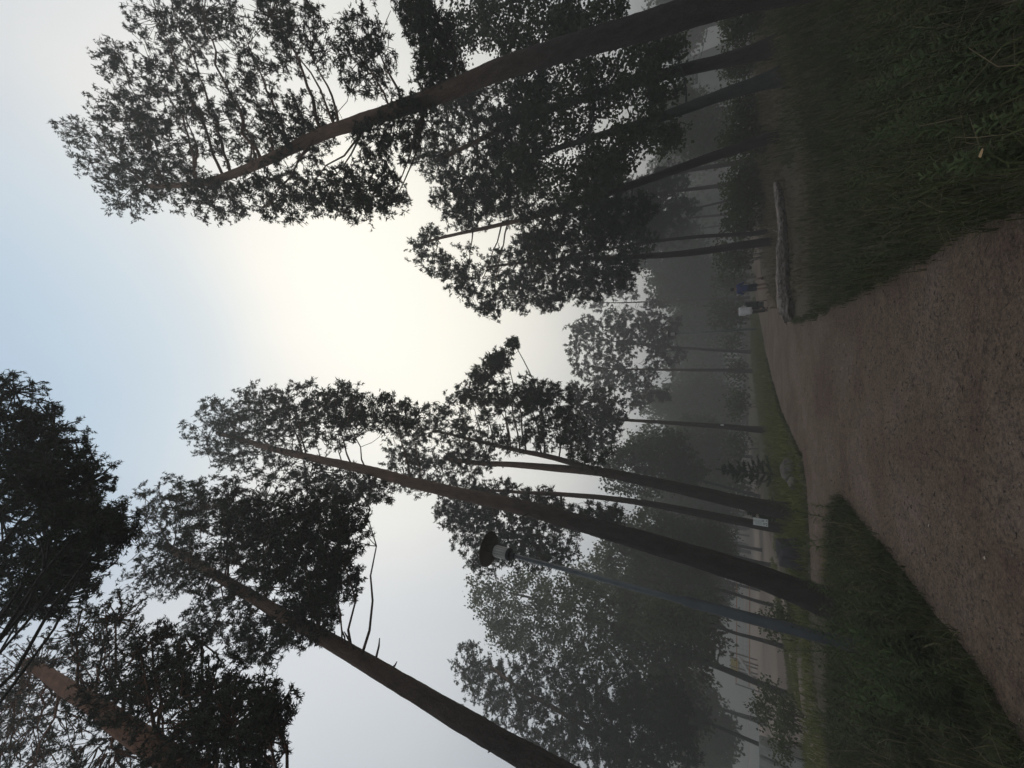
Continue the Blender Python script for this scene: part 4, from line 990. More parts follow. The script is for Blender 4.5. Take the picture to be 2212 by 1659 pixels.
# ------------------------------------------------------------------ lamps
M['pole'] = plain('painted_steel', (0.085, 0.092, 0.098), 0.55, 0.5, 0.2, 3)
M['lamp_dark'] = plain('lamp_cap', (0.012, 0.013, 0.018), 0.6)
M['lamp_disc'] = plain('lamp_hood', (0.07, 0.055, 0.035), 0.6, 0.2, 0.2, 8)
gl, nt, bs = mat('lamp_glass', 0.25); bs.inputs['Base Color'].default_value = (0.75, 0.75, 0.72, 1)
trn = nd(nt, 'ShaderNodeBsdfTranslucent'); trn.inputs['Color'].default_value = (0.9, 0.9, 0.87, 1); mxs = nd(nt, 'ShaderNodeMixShader'); mxs.inputs[0].default_value = 0.7
nt.links.new(bs.outputs[0], mxs.inputs[1]); nt.links.new(trn.outputs[0], mxs.inputs[2]); tpb = nd(nt, 'ShaderNodeBsdfTransparent'); mx2 = nd(nt, 'ShaderNodeMixShader'); mx2.inputs[0].default_value = 0.5
nt.links.new(mxs.outputs[0], mx2.inputs[1]); nt.links.new(tpb.outputs[0], mx2.inputs[2]); nt.links.new(mx2.outputs[0], nt.nodes['Material Output'].inputs['Surface'])
M['lamp_glass'] = gl
M['louvre'] = plain('louvre_metal', (0.55, 0.54, 0.51), 0.5, 0.4)
def lamp(x, y, h, label):
    z0 = tz(x, y); r_ = empty('street_lamp', (x, y, z0)); tag(r_, label, 'street lamp', 'lamps along the path')
    link('pole', lathe_mesh('pole', [(0.085, -0.1), (0.085, h * 0.36), (0.075, h * 0.37), (0.058, h * 0.38), (0.042, h - 0.62), (0.0, h - 0.62)], 20), M['pole'], r_)
    link('collar', lathe_mesh('collar', [(0.05, h - 0.70), (0.06, h - 0.69), (0.06, h - 0.60), (0.05, h - 0.58)], 20), M['lamp_dark'], r_)
    link('base_cap', lathe_mesh('base_cap', [(0.0, h - 0.60), (0.05, h - 0.60), (0.125, h - 0.585), (0.13, h - 0.53), (0.12, h - 0.52), (0.0, h - 0.52)], 24), M['lamp_dark'], r_)
    g_ = link('glass_cylinder', lathe_mesh('glass_cylinder', [(0.118, h - 0.519), (0.118, h - 0.20), (0.110, h - 0.20), (0.110, h - 0.519)], 28), M['lamp_glass'], r_)
    bx_ = []
    for q in range(14):
        an = q * 2 * math.pi / 14; bx_.append((0.121 * math.cos(an), 0.121 * math.sin(an), h - 0.36, 0.006, 0.014, 0.30, an))
    link('vertical_bars', boxes_mesh('vertical_bars', bx_), M['louvre'], g_)
    for q in range(6):
        z = h - 0.49 + q * 0.05
        link('louvre_ring', lathe_mesh('louvre_ring', [(0.100, z), (0.124, z - 0.004), (0.124, z + 0.001), (0.100, z + 0.005), (0.100, z)], 24), M['louvre'], g_)
    link('bulb_holder', lathe_mesh('bulb_holder', [(0.0, h - 0.52), (0.045, h - 0.52), (0.045, h - 0.42), (0.03, h - 0.40), (0.03, h - 0.30), (0.0, h - 0.28)], 14), M['lamp_dark'], r_)
    for q in range(3):
        an = q * 2.094 + 0.5
        st = Tubes(); st.add([(0.10 * math.cos(an), 0.10 * math.sin(an), h - 0.53), (0.10 * math.cos(an), 0.10 * math.sin(an), h - 0.03)], 0.008, 6); link('strut', st.mesh('strut'), M['lamp_dark'], r_)
    link('hood_disc', lathe_mesh('hood_disc', [(0.0, h + 0.05), (0.12, h + 0.045), (0.36, h - 0.015), (0.375, h - 0.03), (0.37, h - 0.036), (0.12, h - 0.01), (0.12, h - 0.03), (0.0, h - 0.03)], 48), M['lamp_disc'], r_)
p, t = at(1060, 1187, 7.0); lamp(p.x, 7.0, p.z + 0.08, 'tall grey lamp post with flat round hood beside the left verge')
p, t = at(1446, 722, 33); lamp(p.x, 33, p.z + 0.1, 'distant misty lamp post in front of the hazy pines')

# ------------------------------------------------------------------ notice sign
p, t = at(1643, 1128, 15.6)
sg = empty('notice_sign', (p.x, 15.6, tz(p.x, 15.6)), 0.0); tag(sg, 'small white notice sign on a thin stake before the slender pine', 'sign')
z0 = p.z - sg.location.z
M['sign_white'] = plain('sign_white', (0.72, 0.74, 0.72), 0.5, 0, 0.03)
M['print'] = plain('print_grey', (0.16, 0.17, 0.17), 0.7, 0, 0.1); M['print_light'] = plain('print_light', (0.40, 0.42, 0.42), 0.7, 0, 0.1)
bd = link('board', boxes_mesh('board', [(0, 0, z0, 0.25, 0.015, 0.43)], 0.004), M['sign_white'], sg); bd.rotation_euler = (0, 0.0, 0)
link('stake', boxes_mesh('stake', [(0.03, 0.026, (z0 + 0.1) / 2, 0.03, 0.03, z0 + 0.5)]), M['twig'], sg)
bx_ = [(-0.01, -0.0095, z0 + 0.15 - q * 0.022, 0.16 + 0.02 * ((q * 7) % 3 - 1), 0.002, 0.008) for q in range(9)]
link('text_lines', boxes_mesh('text_lines', bx_), M['print_light'], bd)
link('picture', boxes_mesh('picture', [(0.055, -0.0095, z0 - 0.07, 0.07, 0.002, 0.05), (-0.04, -0.0095, z0 - 0.10, 0.06, 0.002, 0.06), (-0.02, -0.0095, z0 - 0.135, 0.03, 0.002, 0.05)]), M['print_light'], bd)
for q, xx in enumerate((-0.075, -0.02, 0.075)): link('symbol', boxes_mesh('symbol', [(xx, -0.0095, z0 - 0.175, 0.03, 0.002, 0.035)], 0.0008), M['print'], bd)
link('heading', boxes_mesh('heading', [(0.03, -0.0095, z0 + 0.19, 0.06, 0.002, 0.014)]), M['print'], bd)
# light tag on the lone pine
# ------------------------------------------------------------------ the walkers, pushchair and dog
def skin(name, verts, edges, m_, parent, sub=2):
    """verts: (x,y,z,rx[,ry]); grown with a Skin modifier and frozen"""
    me = bpy.data.meshes.new(name); me.from_pydata([v[:3] for v in verts], edges, [])
    o = bpy.data.objects.new(name, me); col.objects.link(o)
    o.modifiers.new('s', 'SKIN'); sd = o.modifiers.new('b', 'SUBSURF'); sd.levels = sub; sd.render_levels = sub
    for q, v in enumerate(verts):
        me.skin_vertices[0].data[q].radius = (v[3], v[4] if len(v) > 4 else v[3])
    me.skin_vertices[0].data[0].use_root = True
    dg = bpy.context.evaluated_depsgraph_get(); ev = o.evaluated_get(dg)
    fm = bpy.data.meshes.new_from_object(ev); bpy.data.objects.remove(o)
    for f in fm.polygons: f.use_smooth = True
    fm.materials.clear(); fm.name = name
    return link(name, fm, m_, parent)
M['skin'] = plain('skin', (0.24, 0.14, 0.105), 0.6, 0, 0.05); M['blue_shirt'] = plain('blue_cloth', (0.025, 0.035, 0.14), 0.9, 0, 0.2)
M['navy'] = plain('navy_cloth', (0.012, 0.014, 0.035), 0.9); M['white_shirt'] = plain('white_cloth', (0.66, 0.64, 0.63), 0.9, 0, 0.06)
M['black'] = plain('black_cloth', (0.012, 0.012, 0.014), 0.9); M['hair_dark'] = plain('dark_hair', (0.02, 0.015, 0.012), 0.8, 0, 0.3, 30)
M['hair_fair'] = plain('fair_hair', (0.09, 0.06, 0.045), 0.8, 0, 0.3, 30); M['shoe'] = plain('shoe', (0.40, 0.38, 0.37), 0.7); M['shoe_dark'] = plain('dark_shoe', (0.03, 0.03, 0.03), 0.7)
def hand(base, d, side, curl):
    """palm and five fingers as chains; base wrist, d pointing direction (unit), side = +1 right / -1 left"""
    V = []; E = []
    b = Vector(base); d = Vector(d).normalized(); s = Vector((side, 0, 0)); fr = Vector((0, 1, 0))
    V.append((*b, 0.028, 0.022)); V.append((*(b + d * 0.05), 0.036, 0.018)); V.append((*(b + d * 0.085), 0.036, 0.015)); E += [(0, 1), (1, 2)]
    for q, (off_, ln) in enumerate(((-0.03, 0.062), (-0.01, 0.075), (0.011, 0.07), (0.031, 0.055))):
        p0 = b + d * 0.09 + fr * off_; p1 = p0 + d * ln * 0.55 - s * curl * 0.02; p2 = p0 + d * ln * 0.8 - s * curl * 0.055
        n = len(V); V += [(*p0, 0.0095), (*p1, 0.009), (*p2, 0.008)]; E += [(2, n), (n, n + 1), (n + 1, n + 2)]
    p0 = b + d * 0.035 + fr * 0.035; p1 = p0 + d * 0.04 + fr * 0.025; n = len(V); V += [(*p0, 0.012), (*p1, 0.009)]; E += [(1, n), (n, n + 1)]
    return V, E
def person(name, label, loc, rz, h, hip_w, legs, arms, lean=0.0, head_turn=0.0):
    """continuous body; legs/arms as joint lists in metres for a 1.8 m figure, facing +Y"""
    r_ = empty(name, loc, rz); tag(r_, label, 'person'); r_.scale = (h / 1.8,) * 3
    V = [(0, 0, 0.95, 0.155, 0.115)]; E = []
    def add(p, par):
        V.append(p); E.append((par, len(V) - 1)); return len(V) - 1
    w = add((0, lean * 0.3, 1.12, 0.14, 0.105), 0); c1 = add((0, lean * 0.7, 1.30, 0.165, 0.115), w); c2 = add((0, lean, 1.44, 0.15, 0.10), c1)
    nk = add((0, lean * 1.15, 1.535, 0.058), c2); hd0 = add((0, lean * 1.3 + 0.01, 1.60, 0.075, 0.085), nk); hd1 = add((0, lean * 1.35 + 0.015, 1.68, 0.082, 0.098), hd0); add((0, lean * 1.35, 1.755, 0.062, 0.075), hd1)
    for side in (-1, 1):
        k, a_, toe = legs[(side + 1) // 2]
        hp = add((side * 0.095, 0, 0.86, 0.098), 0); kn = add((*k, 0.062), hp); cf = add(((k[0] + a_[0]) / 2, (k[1] + a_[1]) / 2 - 0.015, (k[2] * 0.6 + a_[2] * 0.4), 0.062), kn); an = add((*a_, 0.038), cf)
        add((*toe, 0.036, 0.03), an)
        e, wr, fd = arms[(side + 1) // 2]
        sh = add((side * 0.185, lean, 1.43, 0.062), c2); el = add((*e, 0.044), sh); wri = add((*wr, 0.028), el)
        HV, HE = hand(wr, fd, side, 0.8); base = len(V)
        V.extend(HV[1:]); E.extend([(wri if a == 0 else base + a - 1, base + b - 1) for a, b in HE])
    b_ = skin('body', V, E, M['skin'], r_)
    return r_, b_
def face(parent, y, z, hair, length):
    """hair cap, ears, nose, eyes, mouth"""
    bm = bmesh.new(); bmesh.ops.create_icosphere(bm, subdivisions=3, radius=1.0)
    for v in bm.verts:
        p = v.co; f = 1 + 0.07 * mnoise.noise(p * 4)
        if p.y > 0.35 and p.z < 0.35: f *= 0.72
        low = max(0.0, -p.z)
        v.co = Vector((p.x * 0.098 * f, p.y * 0.112 * f, p.z * 0.115 * f - low * length * (p.y < 0.3)))
    me = bpy.data.meshes.new('hair'); bm.to_mesh(me); bm.free(); o = link('hair', me, hair, parent); o.location = (0, y - 0.008, z + 0.035)
    for f in me.polygons: f.use_smooth = True
    for s in (-1, 1):
        link('ear', rock_mesh('ear', 0.014, 0.024, 0.033, 1, 0, 2), M['skin'], parent).location = (s * 0.097, y + 0.005, z - 0.015)
        link('eye', rock_mesh('eye', 0.013, 0.008, 0.008, 2, 0, 1), M['black'], parent).location = (s * 0.033, y + 0.099, z + 0.005)
    link('nose', rock_mesh('nose', 0.016, 0.022, 0.026, 3, 0, 2), M['skin'], parent).location = (0, y + 0.106, z - 0.018)
    link('mouth', rock_mesh('mouth', 0.027, 0.010, 0.007, 4, 0, 2), plain('lips', (0.28, 0.12, 0.10), 0.6), parent).location = (0, y + 0.094, z - 0.058)
def top_garment(name, parent, m_, lean, z0, arms, sleeve, fat=1.0, belly=0.0):
    V = [(0, 0.0, z0, 0.165 * fat, 0.13)]; E = []
    def add(p, par):
        V.append(p); E.append((par, len(V) - 1)); return len(V) - 1
    a = add((0, lean * 0.25, z0 * 0.45 + 1.15 * 0.55, 0.185 * fat, 0.15 + belly), 0); b = add((0, lean * 0.7, 1.28, 0.19 * (1 + (fat - 1) * 0.5), 0.145), a); c = add((0, lean, 1.42, 0.150, 0.11), b); add((0, lean * 1.1, 1.50, 0.082, 0.075), c)
    for q, s in enumerate((-1, 1)):
        e, wr, _ = arms[q]; sh = add((s * 0.185, lean, 1.43, 0.088), c); E3 = Vector(e); S3 = Vector((s * 0.185, lean, 1.43))
        if sleeve <= 1: add((*(S3.lerp(E3, sleeve)), 0.072), sh)
        else:
            el = add((*e, 0.062), sh); add((*(E3.lerp(Vector(wr), sleeve - 1)), 0.046), el)
    return skin(name, V, E, m_, parent)
def trousers(name, parent, m_, legs, low, fat=1.0):
    V = [(0, 0, 1.10, 0.16 * fat, 0.122)]; E = []
    def add(p, par):
        V.append(p); E.append((par, len(V) - 1)); return len(V) - 1
    hp0 = add((0, 0, 0.90, 0.165 * fat, 0.13), 0)
    for q, s in enumerate((-1, 1)):
        k, a_, _ = legs[q]; hp = add((s * 0.098, 0, 0.80, 0.115 * fat), hp0); kn = add((k[0], k[1], k[2] + (0.0 if low < 0.4 else low - k[2]), 0.092 * fat if low > 0.4 else 0.08), hp)
        if low < 0.4: add((a_[0], a_[1], a_[2] + low, 0.066), kn)
    return skin(name, V, E, m_, parent)
def shoes(parent, legs, m_):
    for k, a_, toe in legs:
        skin('shoe', [(a_[0], a_[1] - 0.035, 0.045, 0.042), (a_[0] * 0.5 + toe[0] * 0.5, (a_[1] + toe[1]) / 2, 0.045, 0.046, 0.042), (toe[0], toe[1] + 0.03, 0.035, 0.038, 0.030)], [(0, 1), (1, 2)], m_, parent)
# man, walking away, leash in his right hand
p = gnd(1663, 617)
legs = [((-0.10, -0.02, 0.50), (-0.10, -0.16, 0.11), (-0.10, -0.02, 0.04)), ((0.10, 0.10, 0.50), (0.11, 0.12, 0.09), (0.12, 0.27, 0.04))]
arms = [((-0.30, 0.02, 1.17), (-0.17, 0.20, 1.06), (0.5, 0.8, -0.1)), ((0.31, 0.0, 1.17), (0.24, 0.20, 1.02), (0.1, 0.9, -0.4))]
man, _ = person('person', 'person in blue shirt and dark shorts walking away with a dog on a leash', (p.x, p.y, 0.02), -0.25, 1.80, 0, legs, arms, 0.04)
face(man, 0.065, 1.66, M['hair_dark'], 0.0); top_garment('shirt', man, M['blue_shirt'], 0.04, 0.90, arms, 1.15, 1.12, 0.02); trousers('shorts', man, M['navy'], legs, 0.52, 1.12); shoes(man, legs, M['shoe'])
# woman in white, leaning onto the pushchair handle
p2 = gnd(1660, 668)
legs2 = [((-0.09, 0.06, 0.50), (-0.09, 0.08, 0.09), (-0.10, 0.22, 0.04)), ((0.09, 0.02, 0.50), (0.09, -0.12, 0.11), (0.10, 0.01, 0.04))]
arms2 = [((-0.25, 0.10, 1.16), (-0.10, 0.36, 1.08), (0.4, 0.9, 0.0)), ((0.26, 0.12, 1.17), (0.26, 0.40, 1.08), (0.0, 1.0, 0.0))]
wom, _ = person('person', 'person in loose white shirt and black trousers pushing a pushchair', (p2.x, p2.y, 0.02), -0.2, 1.66, 0, legs2, arms2, 0.09)
face(wom, 0.135, 1.66, M['hair_fair'], 0.05); top_garment('shirt', wom, M['white_shirt'], 0.09, 0.70, arms2, 1.45, 1.38, 0.06); trousers('trousers', wom, M['black'], legs2, 0.015); shoes(wom, legs2, M['shoe_dark'])
# pushchair in front of her and to her right
pc = empty('pushchair', (p2.x + 0.36, p2.y + 0.62, 0.02), -0.2); tag(pc, 'dark folding pushchair with low grey basket', 'pushchair')
for s in (-1, 1):
    t_ = Tubes(); t_.add([(s * 0.24, -0.30, 1.02), (s * 0.24, -0.12, 0.72), (s * 0.24, 0.38, 0.14)], 0.014, 8); link('side_frame', t_.mesh('side_frame'), M['black'], pc)
    t_ = Tubes(); t_.add([(s * 0.24, 0.05, 0.60), (s * 0.24, -0.22, 0.12)], 0.013, 8); link('rear_leg', t_.mesh('rear_leg'), M['black'], pc)
    for yy in (-0.24, 0.40):
        wh = link('wheel', lathe_mesh('wheel', [(0.0, -0.012), (0.06, -0.014), (0.085, -0.018), (0.09, 0.0), (0.085, 0.018), (0.06, 0.014), (0.0, 0.012)], 20), M['tyre_dark'] if 'tyre_dark' in M else M['black'], pc)
        wh.location = (s * 0.26, yy, 0.09); wh.rotation_euler = (0, math.pi / 2, 0)
t_ = Tubes(); t_.add([(-0.24, -0.30, 1.02), (0, -0.33, 1.03), (0.24, -0.30, 1.02)], 0.018, 8); link('handle', t_.mesh('handle'), M['black'], pc)
def cloth_shell(name, rows, m_, parent):
    bm = bmesh.new(); rr = [[bm.verts.new((x_, y_, z_)) for x_ in np.linspace(-w, w, 6)] for (w, y_, z_) in rows]
    for a_, b2_ in zip(rr, rr[1:]):
        for c_ in range(5): bm.faces.new((a_[c_], a_[c_ + 1], b2_[c_ + 1], b2_[c_])).smooth = True
    me = bpy.data.meshes.new(name); bm.to_mesh(me); bm.free(); o = link(name, me, m_, parent)
    sm = o.modifiers.new('t', 'SOLIDIFY'); sm.thickness = 0.012
    return o
cloth_shell('seat', [(0.21, -0.16, 0.96), (0.22, -0.12, 0.80), (0.22, -0.06, 0.55), (0.22, 0.10, 0.46), (0.22, 0.34, 0.47), (0.2, 0.42, 0.36)], M['black'], pc)
cloth_shell('canopy', [(0.22, -0.14, 0.98), (0.23, -0.06, 1.08), (0.23, 0.08, 1.11), (0.22, 0.22, 1.04), (0.2, 0.28, 0.94)], M['black'], pc)
M['basket'] = plain('basket_cloth', (0.05, 0.05, 0.052), 0.9)
cloth_shell('basket', [(0.19, -0.20, 0.40), (0.19, -0.19, 0.20), (0.19, 0.05, 0.17), (0.19, 0.25, 0.20), (0.19, 0.27, 0.30)], M['basket'], pc)
# small brown dog ahead of the man, seen from behind
p3 = gnd(1657, 600)
dg_ = empty('dog', (p3.x, p3.y, 0.02), -0.3); tag(dg_, 'small brown and white dog on a leash', 'dog')
M['fur'] = plain('brown_fur', (0.085, 0.035, 0.022), 0.95, 0, 0.3, 12); M['fur_white'] = plain('white_fur', (0.5, 0.46, 0.43), 0.95, 0, 0.1, 12)
V = [(0, 0, 0.26, 0.075, 0.08), (0, 0.16, 0.25, 0.085, 0.10), (0, 0.30, 0.27, 0.075, 0.09), (0, 0.38, 0.34, 0.048), (0, 0.43, 0.39, 0.055, 0.052), (0, 0.50, 0.375, 0.03), (0, 0.545, 0.365, 0.02), (0, -0.06, 0.28, 0.03), (0, -0.12, 0.34, 0.017), (0, -0.13, 0.42, 0.010)]
E = [(0, 1), (1, 2), (2, 3), (3, 4), (4, 5), (5, 6), (0, 7), (7, 8), (8, 9)]
for s in (-1, 1):
    n = len(V); V += [(s * 0.05, 0.01, 0.22, 0.05), (s * 0.055, 0.05, 0.155, 0.032), (s * 0.055, -0.045, 0.085, 0.018), (s * 0.055, -0.03, 0.02, 0.016), (s * 0.055, 0.0, 0.012, 0.015)]; E += [(0, n), (n, n + 1), (n + 1, n + 2), (n + 2, n + 3), (n + 3, n + 4)]
    n = len(V); V += [(s * 0.05, 0.29, 0.20, 0.036), (s * 0.052, 0.27, 0.13, 0.023), (s * 0.052, 0.285, 0.07, 0.017), (s * 0.052, 0.285, 0.02, 0.016), (s * 0.052, 0.31, 0.012, 0.015)]; E += [(2, n), (n, n + 1), (n + 1, n + 2), (n + 2, n + 3), (n + 3, n + 4)]
skin('body', V, E, M['fur'], dg_)
for s in (-1, 1):
    e_ = link('ear', rock_mesh('ear', 0.016, 0.01, 0.036, 3, 0, 2), M['fur'], dg_); e_.location = (s * 0.045, 0.425, 0.43); e_.rotation_euler = (0, s * 0.4, 0)
link('white_patch', rock_mesh('white_patch', 0.045, 0.05, 0.06, 6, 0, 2), M['fur_white'], dg_).location = (-0.045, 0.02, 0.24)
link('collar', lathe_mesh('collar', [(0.052, -0.012), (0.055, 0.0), (0.052, 0.012)], 16), M['navy'], dg_).location = (0, 0.37, 0.33)
# leash from his hand to the collar
bpy.context.view_layer.update()
h_ = man.matrix_world @ Vector((0.245, 0.29, 0.98)); c_ = dg_.matrix_world @ Vector((0, 0.36, 0.385))
ls = Tubes(); pts = [h_.lerp(c_, s_) + Vector((0, 0, -0.10 * math.sin(math.pi * s_))) for s_ in np.linspace(0, 1, 10)]
ls.add([q - h_ for q in pts], 0.007, 6); lo = link('leash', ls.mesh('leash'), M['black']); lo.location = h_; tag(lo, 'thin dark leash running from the walker to the dog', 'leash')
# light tag on the lone pine's stem
tp_, _ = at(1560, 918, 24.8)
tgm = boxes_mesh('marker_tag', [(0, 0, 0, 0.09, 0.012, 0.16)], 0.003); to = link('marker_tag', tgm, M['sign_white']); to.location = (tp_.x, 24.8, tp_.z); tag(to, 'tiny white marker tag fixed on the lone misty pine', 'tag')
# ------------------------------------------------------------------ beach things on the left
M['rope'] = plain('orange_band', (0.42, 0.17, 0.05), 0.8); M['net'] = plain('net_cord', (0.05, 0.05, 0.055), 0.9)
A_, _ = at(1590, 1225, 40); B_, _ = at(1590, 1475, 40)
gN = tz(-20, 40); vn = empty('volleyball_net', ((A_.x + B_.x) / 2, 40, gN)); tag(vn, 'beach volleyball net with orange bands strung across the sand', 'net')
hw = abs(A_.x - B_.x) / 2; zt = A_.z - gN; zb = zt - 1.0
def band(nm, z_):
    o = link(nm, boxes_mesh(nm, [(x_, 0, z_ + 0.05 * ((x_ / hw) ** 2) - 0.05, hw * 2 / 12 - 0.002, 0.012, 0.06) for x_ in np.linspace(-hw, hw, 13)[:-1] + hw / 12]), M['rope'], vn)
band('top_band', zt); band('bottom_band', zb)
nb = [(x_, 0, (zt + zb) / 2 - 0.02, 0.005, 0.004, 0.92) for x_ in np.arange(-hw, hw, 0.4)] + [(0, 0.007, z_, hw * 2, 0.004, 0.005) for z_ in np.arange(zb + 0.2, zt - 0.06, 0.25)]
tag(link('mesh_cords', boxes_mesh('mesh_cords', nb), M['net'], vn), kind='stuff')
for s_ in (-1, 1): link('post', lathe_mesh('post', [(0.05, -0.1), (0.05, zt + 0.05), (0.0, zt + 0.06)], 12), M['pole'], vn).location = (s_ * (hw + 0.1), 0, 0)

py_ = 55.0; A_, tA = at(1587, 1435, py_); g0 = tz(A_.x, py_)
pg = empty('play_tower', (A_.x, py_, g0), 0.15); tag(pg, 'playground tower with yellow panels and a white slide on the beach', 'playground')
M['yellow'] = plain('yellow_panel', (0.42, 0.34, 0.08), 0.6); M['slide'] = plain('slide_white', (0.70, 0.71, 0.72), 0.4, 0, 0.05); M['wood'] = plain('post_wood', (0.12, 0.09, 0.07), 0.9)
zf = A_.z - g0 - 0.45
for sx in (-1, 0, 1):
    for sy in (-1, 1): link('post', boxes_mesh('post', [(0, 0, (zf + 1.0) / 2, 0.12, 0.12, zf + 1.0)]), M['wood'], pg).location = (sx * 1.0, sy * 0.7, 0)
link('floor', boxes_mesh('floor', [(0, 0, zf, 2.1, 1.5, 0.08)]), M['wood'], pg)
for sx in (-0.5, 0.5): link('panel', boxes_mesh('panel', [(sx, -0.78, zf + 0.48, 0.86, 0.03, 0.8)], 0.01), M['yellow'], pg)
link('panel', boxes_mesh('panel', [(0.2, -0.79, zf - 0.95, 0.5, 0.03, 0.5)], 0.01), M['yellow'], pg)
bm = bmesh.new(); rr = []
for s_ in np.linspace(0, 1, 12):
    x_ = 1.5 - 2.4 * s_; z_ = (zf + 0.02) * (1 - s_) ** 1.15 + 0.25 * s_
    rr.append([bm.verts.new((x_, -1.05 + yy, z_ + zz)) for yy, zz in ((-0.3, 0.28), (-0.28, 0.02), (0.28, 0.02), (0.3, 0.28), (0.34, 0.26), (0.31, -0.05), (-0.31, -0.05), (-0.34, 0.26))])
for a_, b_ in zip(rr, rr[1:]):
    for c_ in range(8): bm.faces.new((a_[c_], a_[(c_ + 1) % 8], b_[(c_ + 1) % 8], b_[c_]))
bm.faces.new(rr[0]); bm.faces.new(rr[-1])
bmesh.ops.recalc_face_normals(bm, faces=bm.faces[:])
me = bpy.data.meshes.new('slide'); bm.to_mesh(me); bm.free(); link('slide', me, M['slide'], pg)

M['concrete'] = plain('pale_concrete', (0.26, 0.27, 0.245), 0.9, 0, 0.2, 4)
for q, (d0, d1, lab) in enumerate(((1601, 1627, 'pale concrete block nearer the dark stem at the lower edge'), (1631, 1680, 'pale concrete block cut off by the lower edge'))):
    a1_, _ = at(1657, d0, 17); a2_, _ = at(1657, d1, 17); x_ = (a1_.x + a2_.x) / 2; w_ = abs(a1_.x - a2_.x)
    zt_ = at(1640, 1630, 17)[0].z; zb_ = tz(x_, 17); h_ = zt_ - zb_
    bm = bmesh.new(); bmesh.ops.create_cube(bm, size=1.0, matrix=Matrix.Diagonal((w_ * 0.98, 0.6, h_, 1)))
    for v in bm.verts:
        if v.co.z > 0: v.co.x *= 0.96; v.co.y *= 0.7
    bmesh.ops.bevel(bm, geom=bm.edges[:], offset=0.03, segments=2, affect='EDGES')
    me = bpy.data.meshes.new('concrete_block'); bm.to_mesh(me); bm.free()
    o = link('concrete_block', me, M['concrete']); o.location = (x_, 17, zb_ + h_ / 2); tag(o, lab, 'concrete block')
# the sea beyond the beach
wm, nt, bs = mat('sea_water', 0.12); bs.inputs['Base Color'].default_value = (0.10, 0.115, 0.12, 1); bs.inputs['Specular IOR Level'].default_value = 0.5
tcg = nd(nt, 'ShaderNodeNewGeometry'); wz = nd(nt, 'ShaderNodeTexNoise', Scale=1.2, Detail=4.0); nt.links.new(tcg.outputs['Position'], wz.inputs['Vector'])
wb = nd(nt, 'ShaderNodeBump', Strength=0.25, Distance=0.1); nt.links.new(wz.outputs['Fac'], wb.inputs['Height']); nt.links.new(wb.outputs[0], bs.inputs['Normal'])
bm = bmesh.new()
shore = [(-34 - 0.45 * (y_ - 20) * 0 + 3 * math.sin(y_ * 0.13) - 0.35 * max(0, y_ - 30), y_) for y_ in range(-38, 388, 6)]
vv = [bm.verts.new((x_, y_, -0.83)) for x_, y_ in shore] + [bm.verts.new((-239, 382, -0.83)), bm.verts.new((-239, -38, -0.83))]
bm.faces.new(vv); bmesh.ops.triangulate(bm, faces=bm.faces[:]); bmesh.ops.recalc_face_normals(bm, faces=bm.faces[:])
for f in bm.faces:
    if f.normal.z < 0: f.normal_flip()
me = bpy.data.meshes.new('sea'); bm.to_mesh(me); bm.free(); tag(link('sea', me, wm), kind='structure')

# ------------------------------------------------------------------ building and car on the right
M['render_wall'] = plain('pale_render', (0.42, 0.41, 0.39), 0.9, 0, 0.08, 1); M['pane'] = plain('window_glass', (0.03, 0.032, 0.04), 0.15); M['roof'] = plain('roof_sheet', (0.10, 0.10, 0.105), 0.7); M['frame'] = plain('window_frame', (0.5, 0.5, 0.49), 0.6)
yb = 52.0
b1, _ = at(1500, 118, yb); b2, _ = at(1500, 214, yb); tpz = at(1468, 160, yb)[0].z; g0 = tz(b1.x, yb)
bl = empty('building', ((b1.x + b2.x) / 2, yb, g0)); tag(bl, 'pale flat roofed building in the mist between the right hand trunks', 'building')
wB = abs(b1.x - b2.x); hB = tpz - g0
link('wall', boxes_mesh('wall', [(0, 3, hB / 2 - 0.1, wB, 6, hB + 0.2)]), M['render_wall'], bl)
link('roof', boxes_mesh('roof', [(0, 3, hB + 0.14, wB + 0.5, 6.5, 0.24)]), M['roof'], bl)
wz0 = at(1508, 177, yb)[0].z - g0; wz1 = at(1471, 177, yb)[0].z - g0; wx = at(1490, 171, yb)[0].x - bl.location.x
wd_ = link('window', boxes_mesh('window', [(wx, -0.02, (wz0 + wz1) / 2, 2.1, 0.08, wz1 - wz0 + 0.15)]), M['frame'], bl)
zz = wz0; 
for fr in (0.20, 0.22, 0.58):
    hh_ = (wz1 - wz0) * fr - 0.06
    link('pane', boxes_mesh('pane', [(wx, -0.07, zz + hh_ / 2, 1.95, 0.03, hh_)]), M['pane'], wd_); zz += hh_ + 0.06
link('door', boxes_mesh('door', [(wx - 3.0, -0.03, 1.05, 1.0, 0.06, 2.1)]), M['roof'], bl)

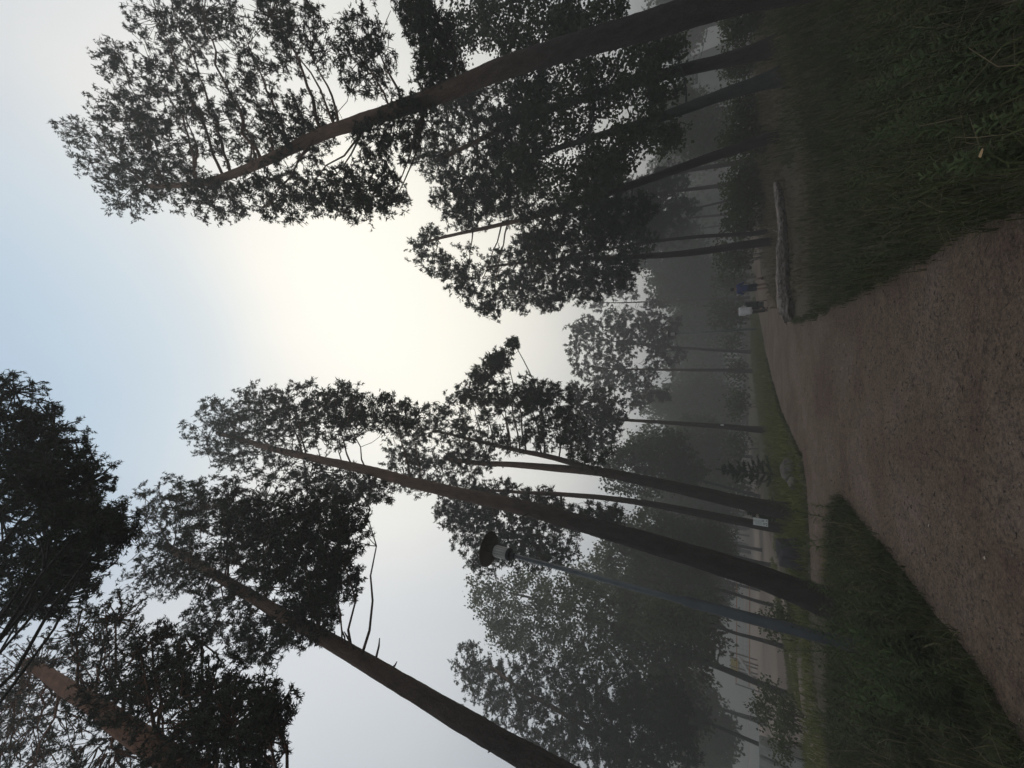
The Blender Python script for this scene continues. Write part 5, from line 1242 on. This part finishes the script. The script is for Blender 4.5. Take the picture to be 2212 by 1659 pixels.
cp, _ = at(1572, 97, 36); g0 = tz(cp.x, 36)
car = empty('parked_car', (cp.x, 36, g0), 0.25); tag(car, 'pale parked car half hidden behind the reddish shrub', 'car')
M['car_paint'] = plain('car_paint', (0.45, 0.40, 0.39), 0.3, 0.1, 0.04); M['tyre'] = plain('tyre', (0.02, 0.02, 0.02), 0.9); M['red'] = plain('tail_lamp', (0.35, 0.03, 0.02), 0.3)
def extrude(name, prof, w, parent, m_, inset=0.0):
    bm = bmesh.new(); a_ = [bm.verts.new((-w / 2 + inset * (z_ > 0.95), y_, z_)) for y_, z_ in prof]; b_ = [bm.verts.new((w / 2 - inset * (z_ > 0.95), y_, z_)) for y_, z_ in prof]
    bm.faces.new(a_); bm.faces.new(list(reversed(b_))); n = len(prof)
    for q in range(n): bm.faces.new((a_[q], a_[(q + 1) % n], b_[(q + 1) % n], b_[q]))
    bmesh.ops.recalc_face_normals(bm, faces=bm.faces[:]); bmesh.ops.bevel(bm, geom=bm.edges[:], offset=0.03, segments=2, affect='EDGES')
    me = bpy.data.meshes.new(name); bm.to_mesh(me); bm.free(); return link(name, me, m_, parent)
extrude('body', [(-2.1, 0.3), (-2.15, 0.75), (-2.0, 0.93), (-1.75, 0.94), (-1.2, 1.42), (0.3, 1.45), (1.0, 0.94), (1.95, 0.82), (2.1, 0.55), (2.05, 0.3)], 1.75, car, M['car_paint'], 0.14)
for sx in (-1, 1):
    extrude('side_window', [(-1.45, 0.98), (-1.1, 1.36), (0.25, 1.38), (0.75, 0.98)], 0.02, car, M['pane']).location = (sx * 0.80, 0, 0)
    link('tail_lamp', boxes_mesh('tail_lamp', [(sx * 0.68, -2.13, 0.78, 0.28, 0.08, 0.16)], 0.02), M['red'], car)
    for yy in (-1.3, 1.3):
        wme = lathe_mesh('wheel', [(0.0, -0.1), (0.2, -0.11), (0.31, -0.09), (0.32, 0.0), (0.31, 0.09), (0.2, 0.11), (0.0, 0.1)], 24)
        wo = link('wheel', wme, M['tyre'], car); wo.location = (sx * 0.82, yy, 0.32); wo.rotation_euler = (0, math.pi / 2, 0)
rw_ = link('rear_window', boxes_mesh('rear_window', [(0, 0, 0, 1.25, 0.02, 0.5)], 0.005), M['pane'], car); rw_.location = (0, -1.52, 1.19); rw_.rotation_euler = (-0.84, 0, 0)

# ------------------------------------------------------------------ haze
hz = boxes_mesh('haze', [(0, 175, 12.0, 500, 440, 30)])
hm_ = bpy.data.materials.new('haze_air'); hm_.use_nodes = True; nt = hm_.node_tree
nt.nodes.clear(); out = nt.nodes.new('ShaderNodeOutputMaterial'); pv = nt.nodes.new('ShaderNodeVolumePrincipled')
pv.inputs['Color'].default_value = (0.53, 0.525, 0.50, 1); pv.inputs['Density'].default_value = HAZE_DENSITY; pv.inputs['Anisotropy'].default_value = 0.1
nt.links.new(pv.outputs[0], out.inputs['Volume'])
tag(link('haze', hz, hm_), kind='stuff')
print('TRIS', sum(sum(len(p.vertices) - 2 for p in o.data.polygons) if len(o.data.polygons) < 3000 else len(o.data.polygons) * (len(o.data.polygons[0].vertices) - 2) for o in bpy.data.objects if o.type == 'MESH'))
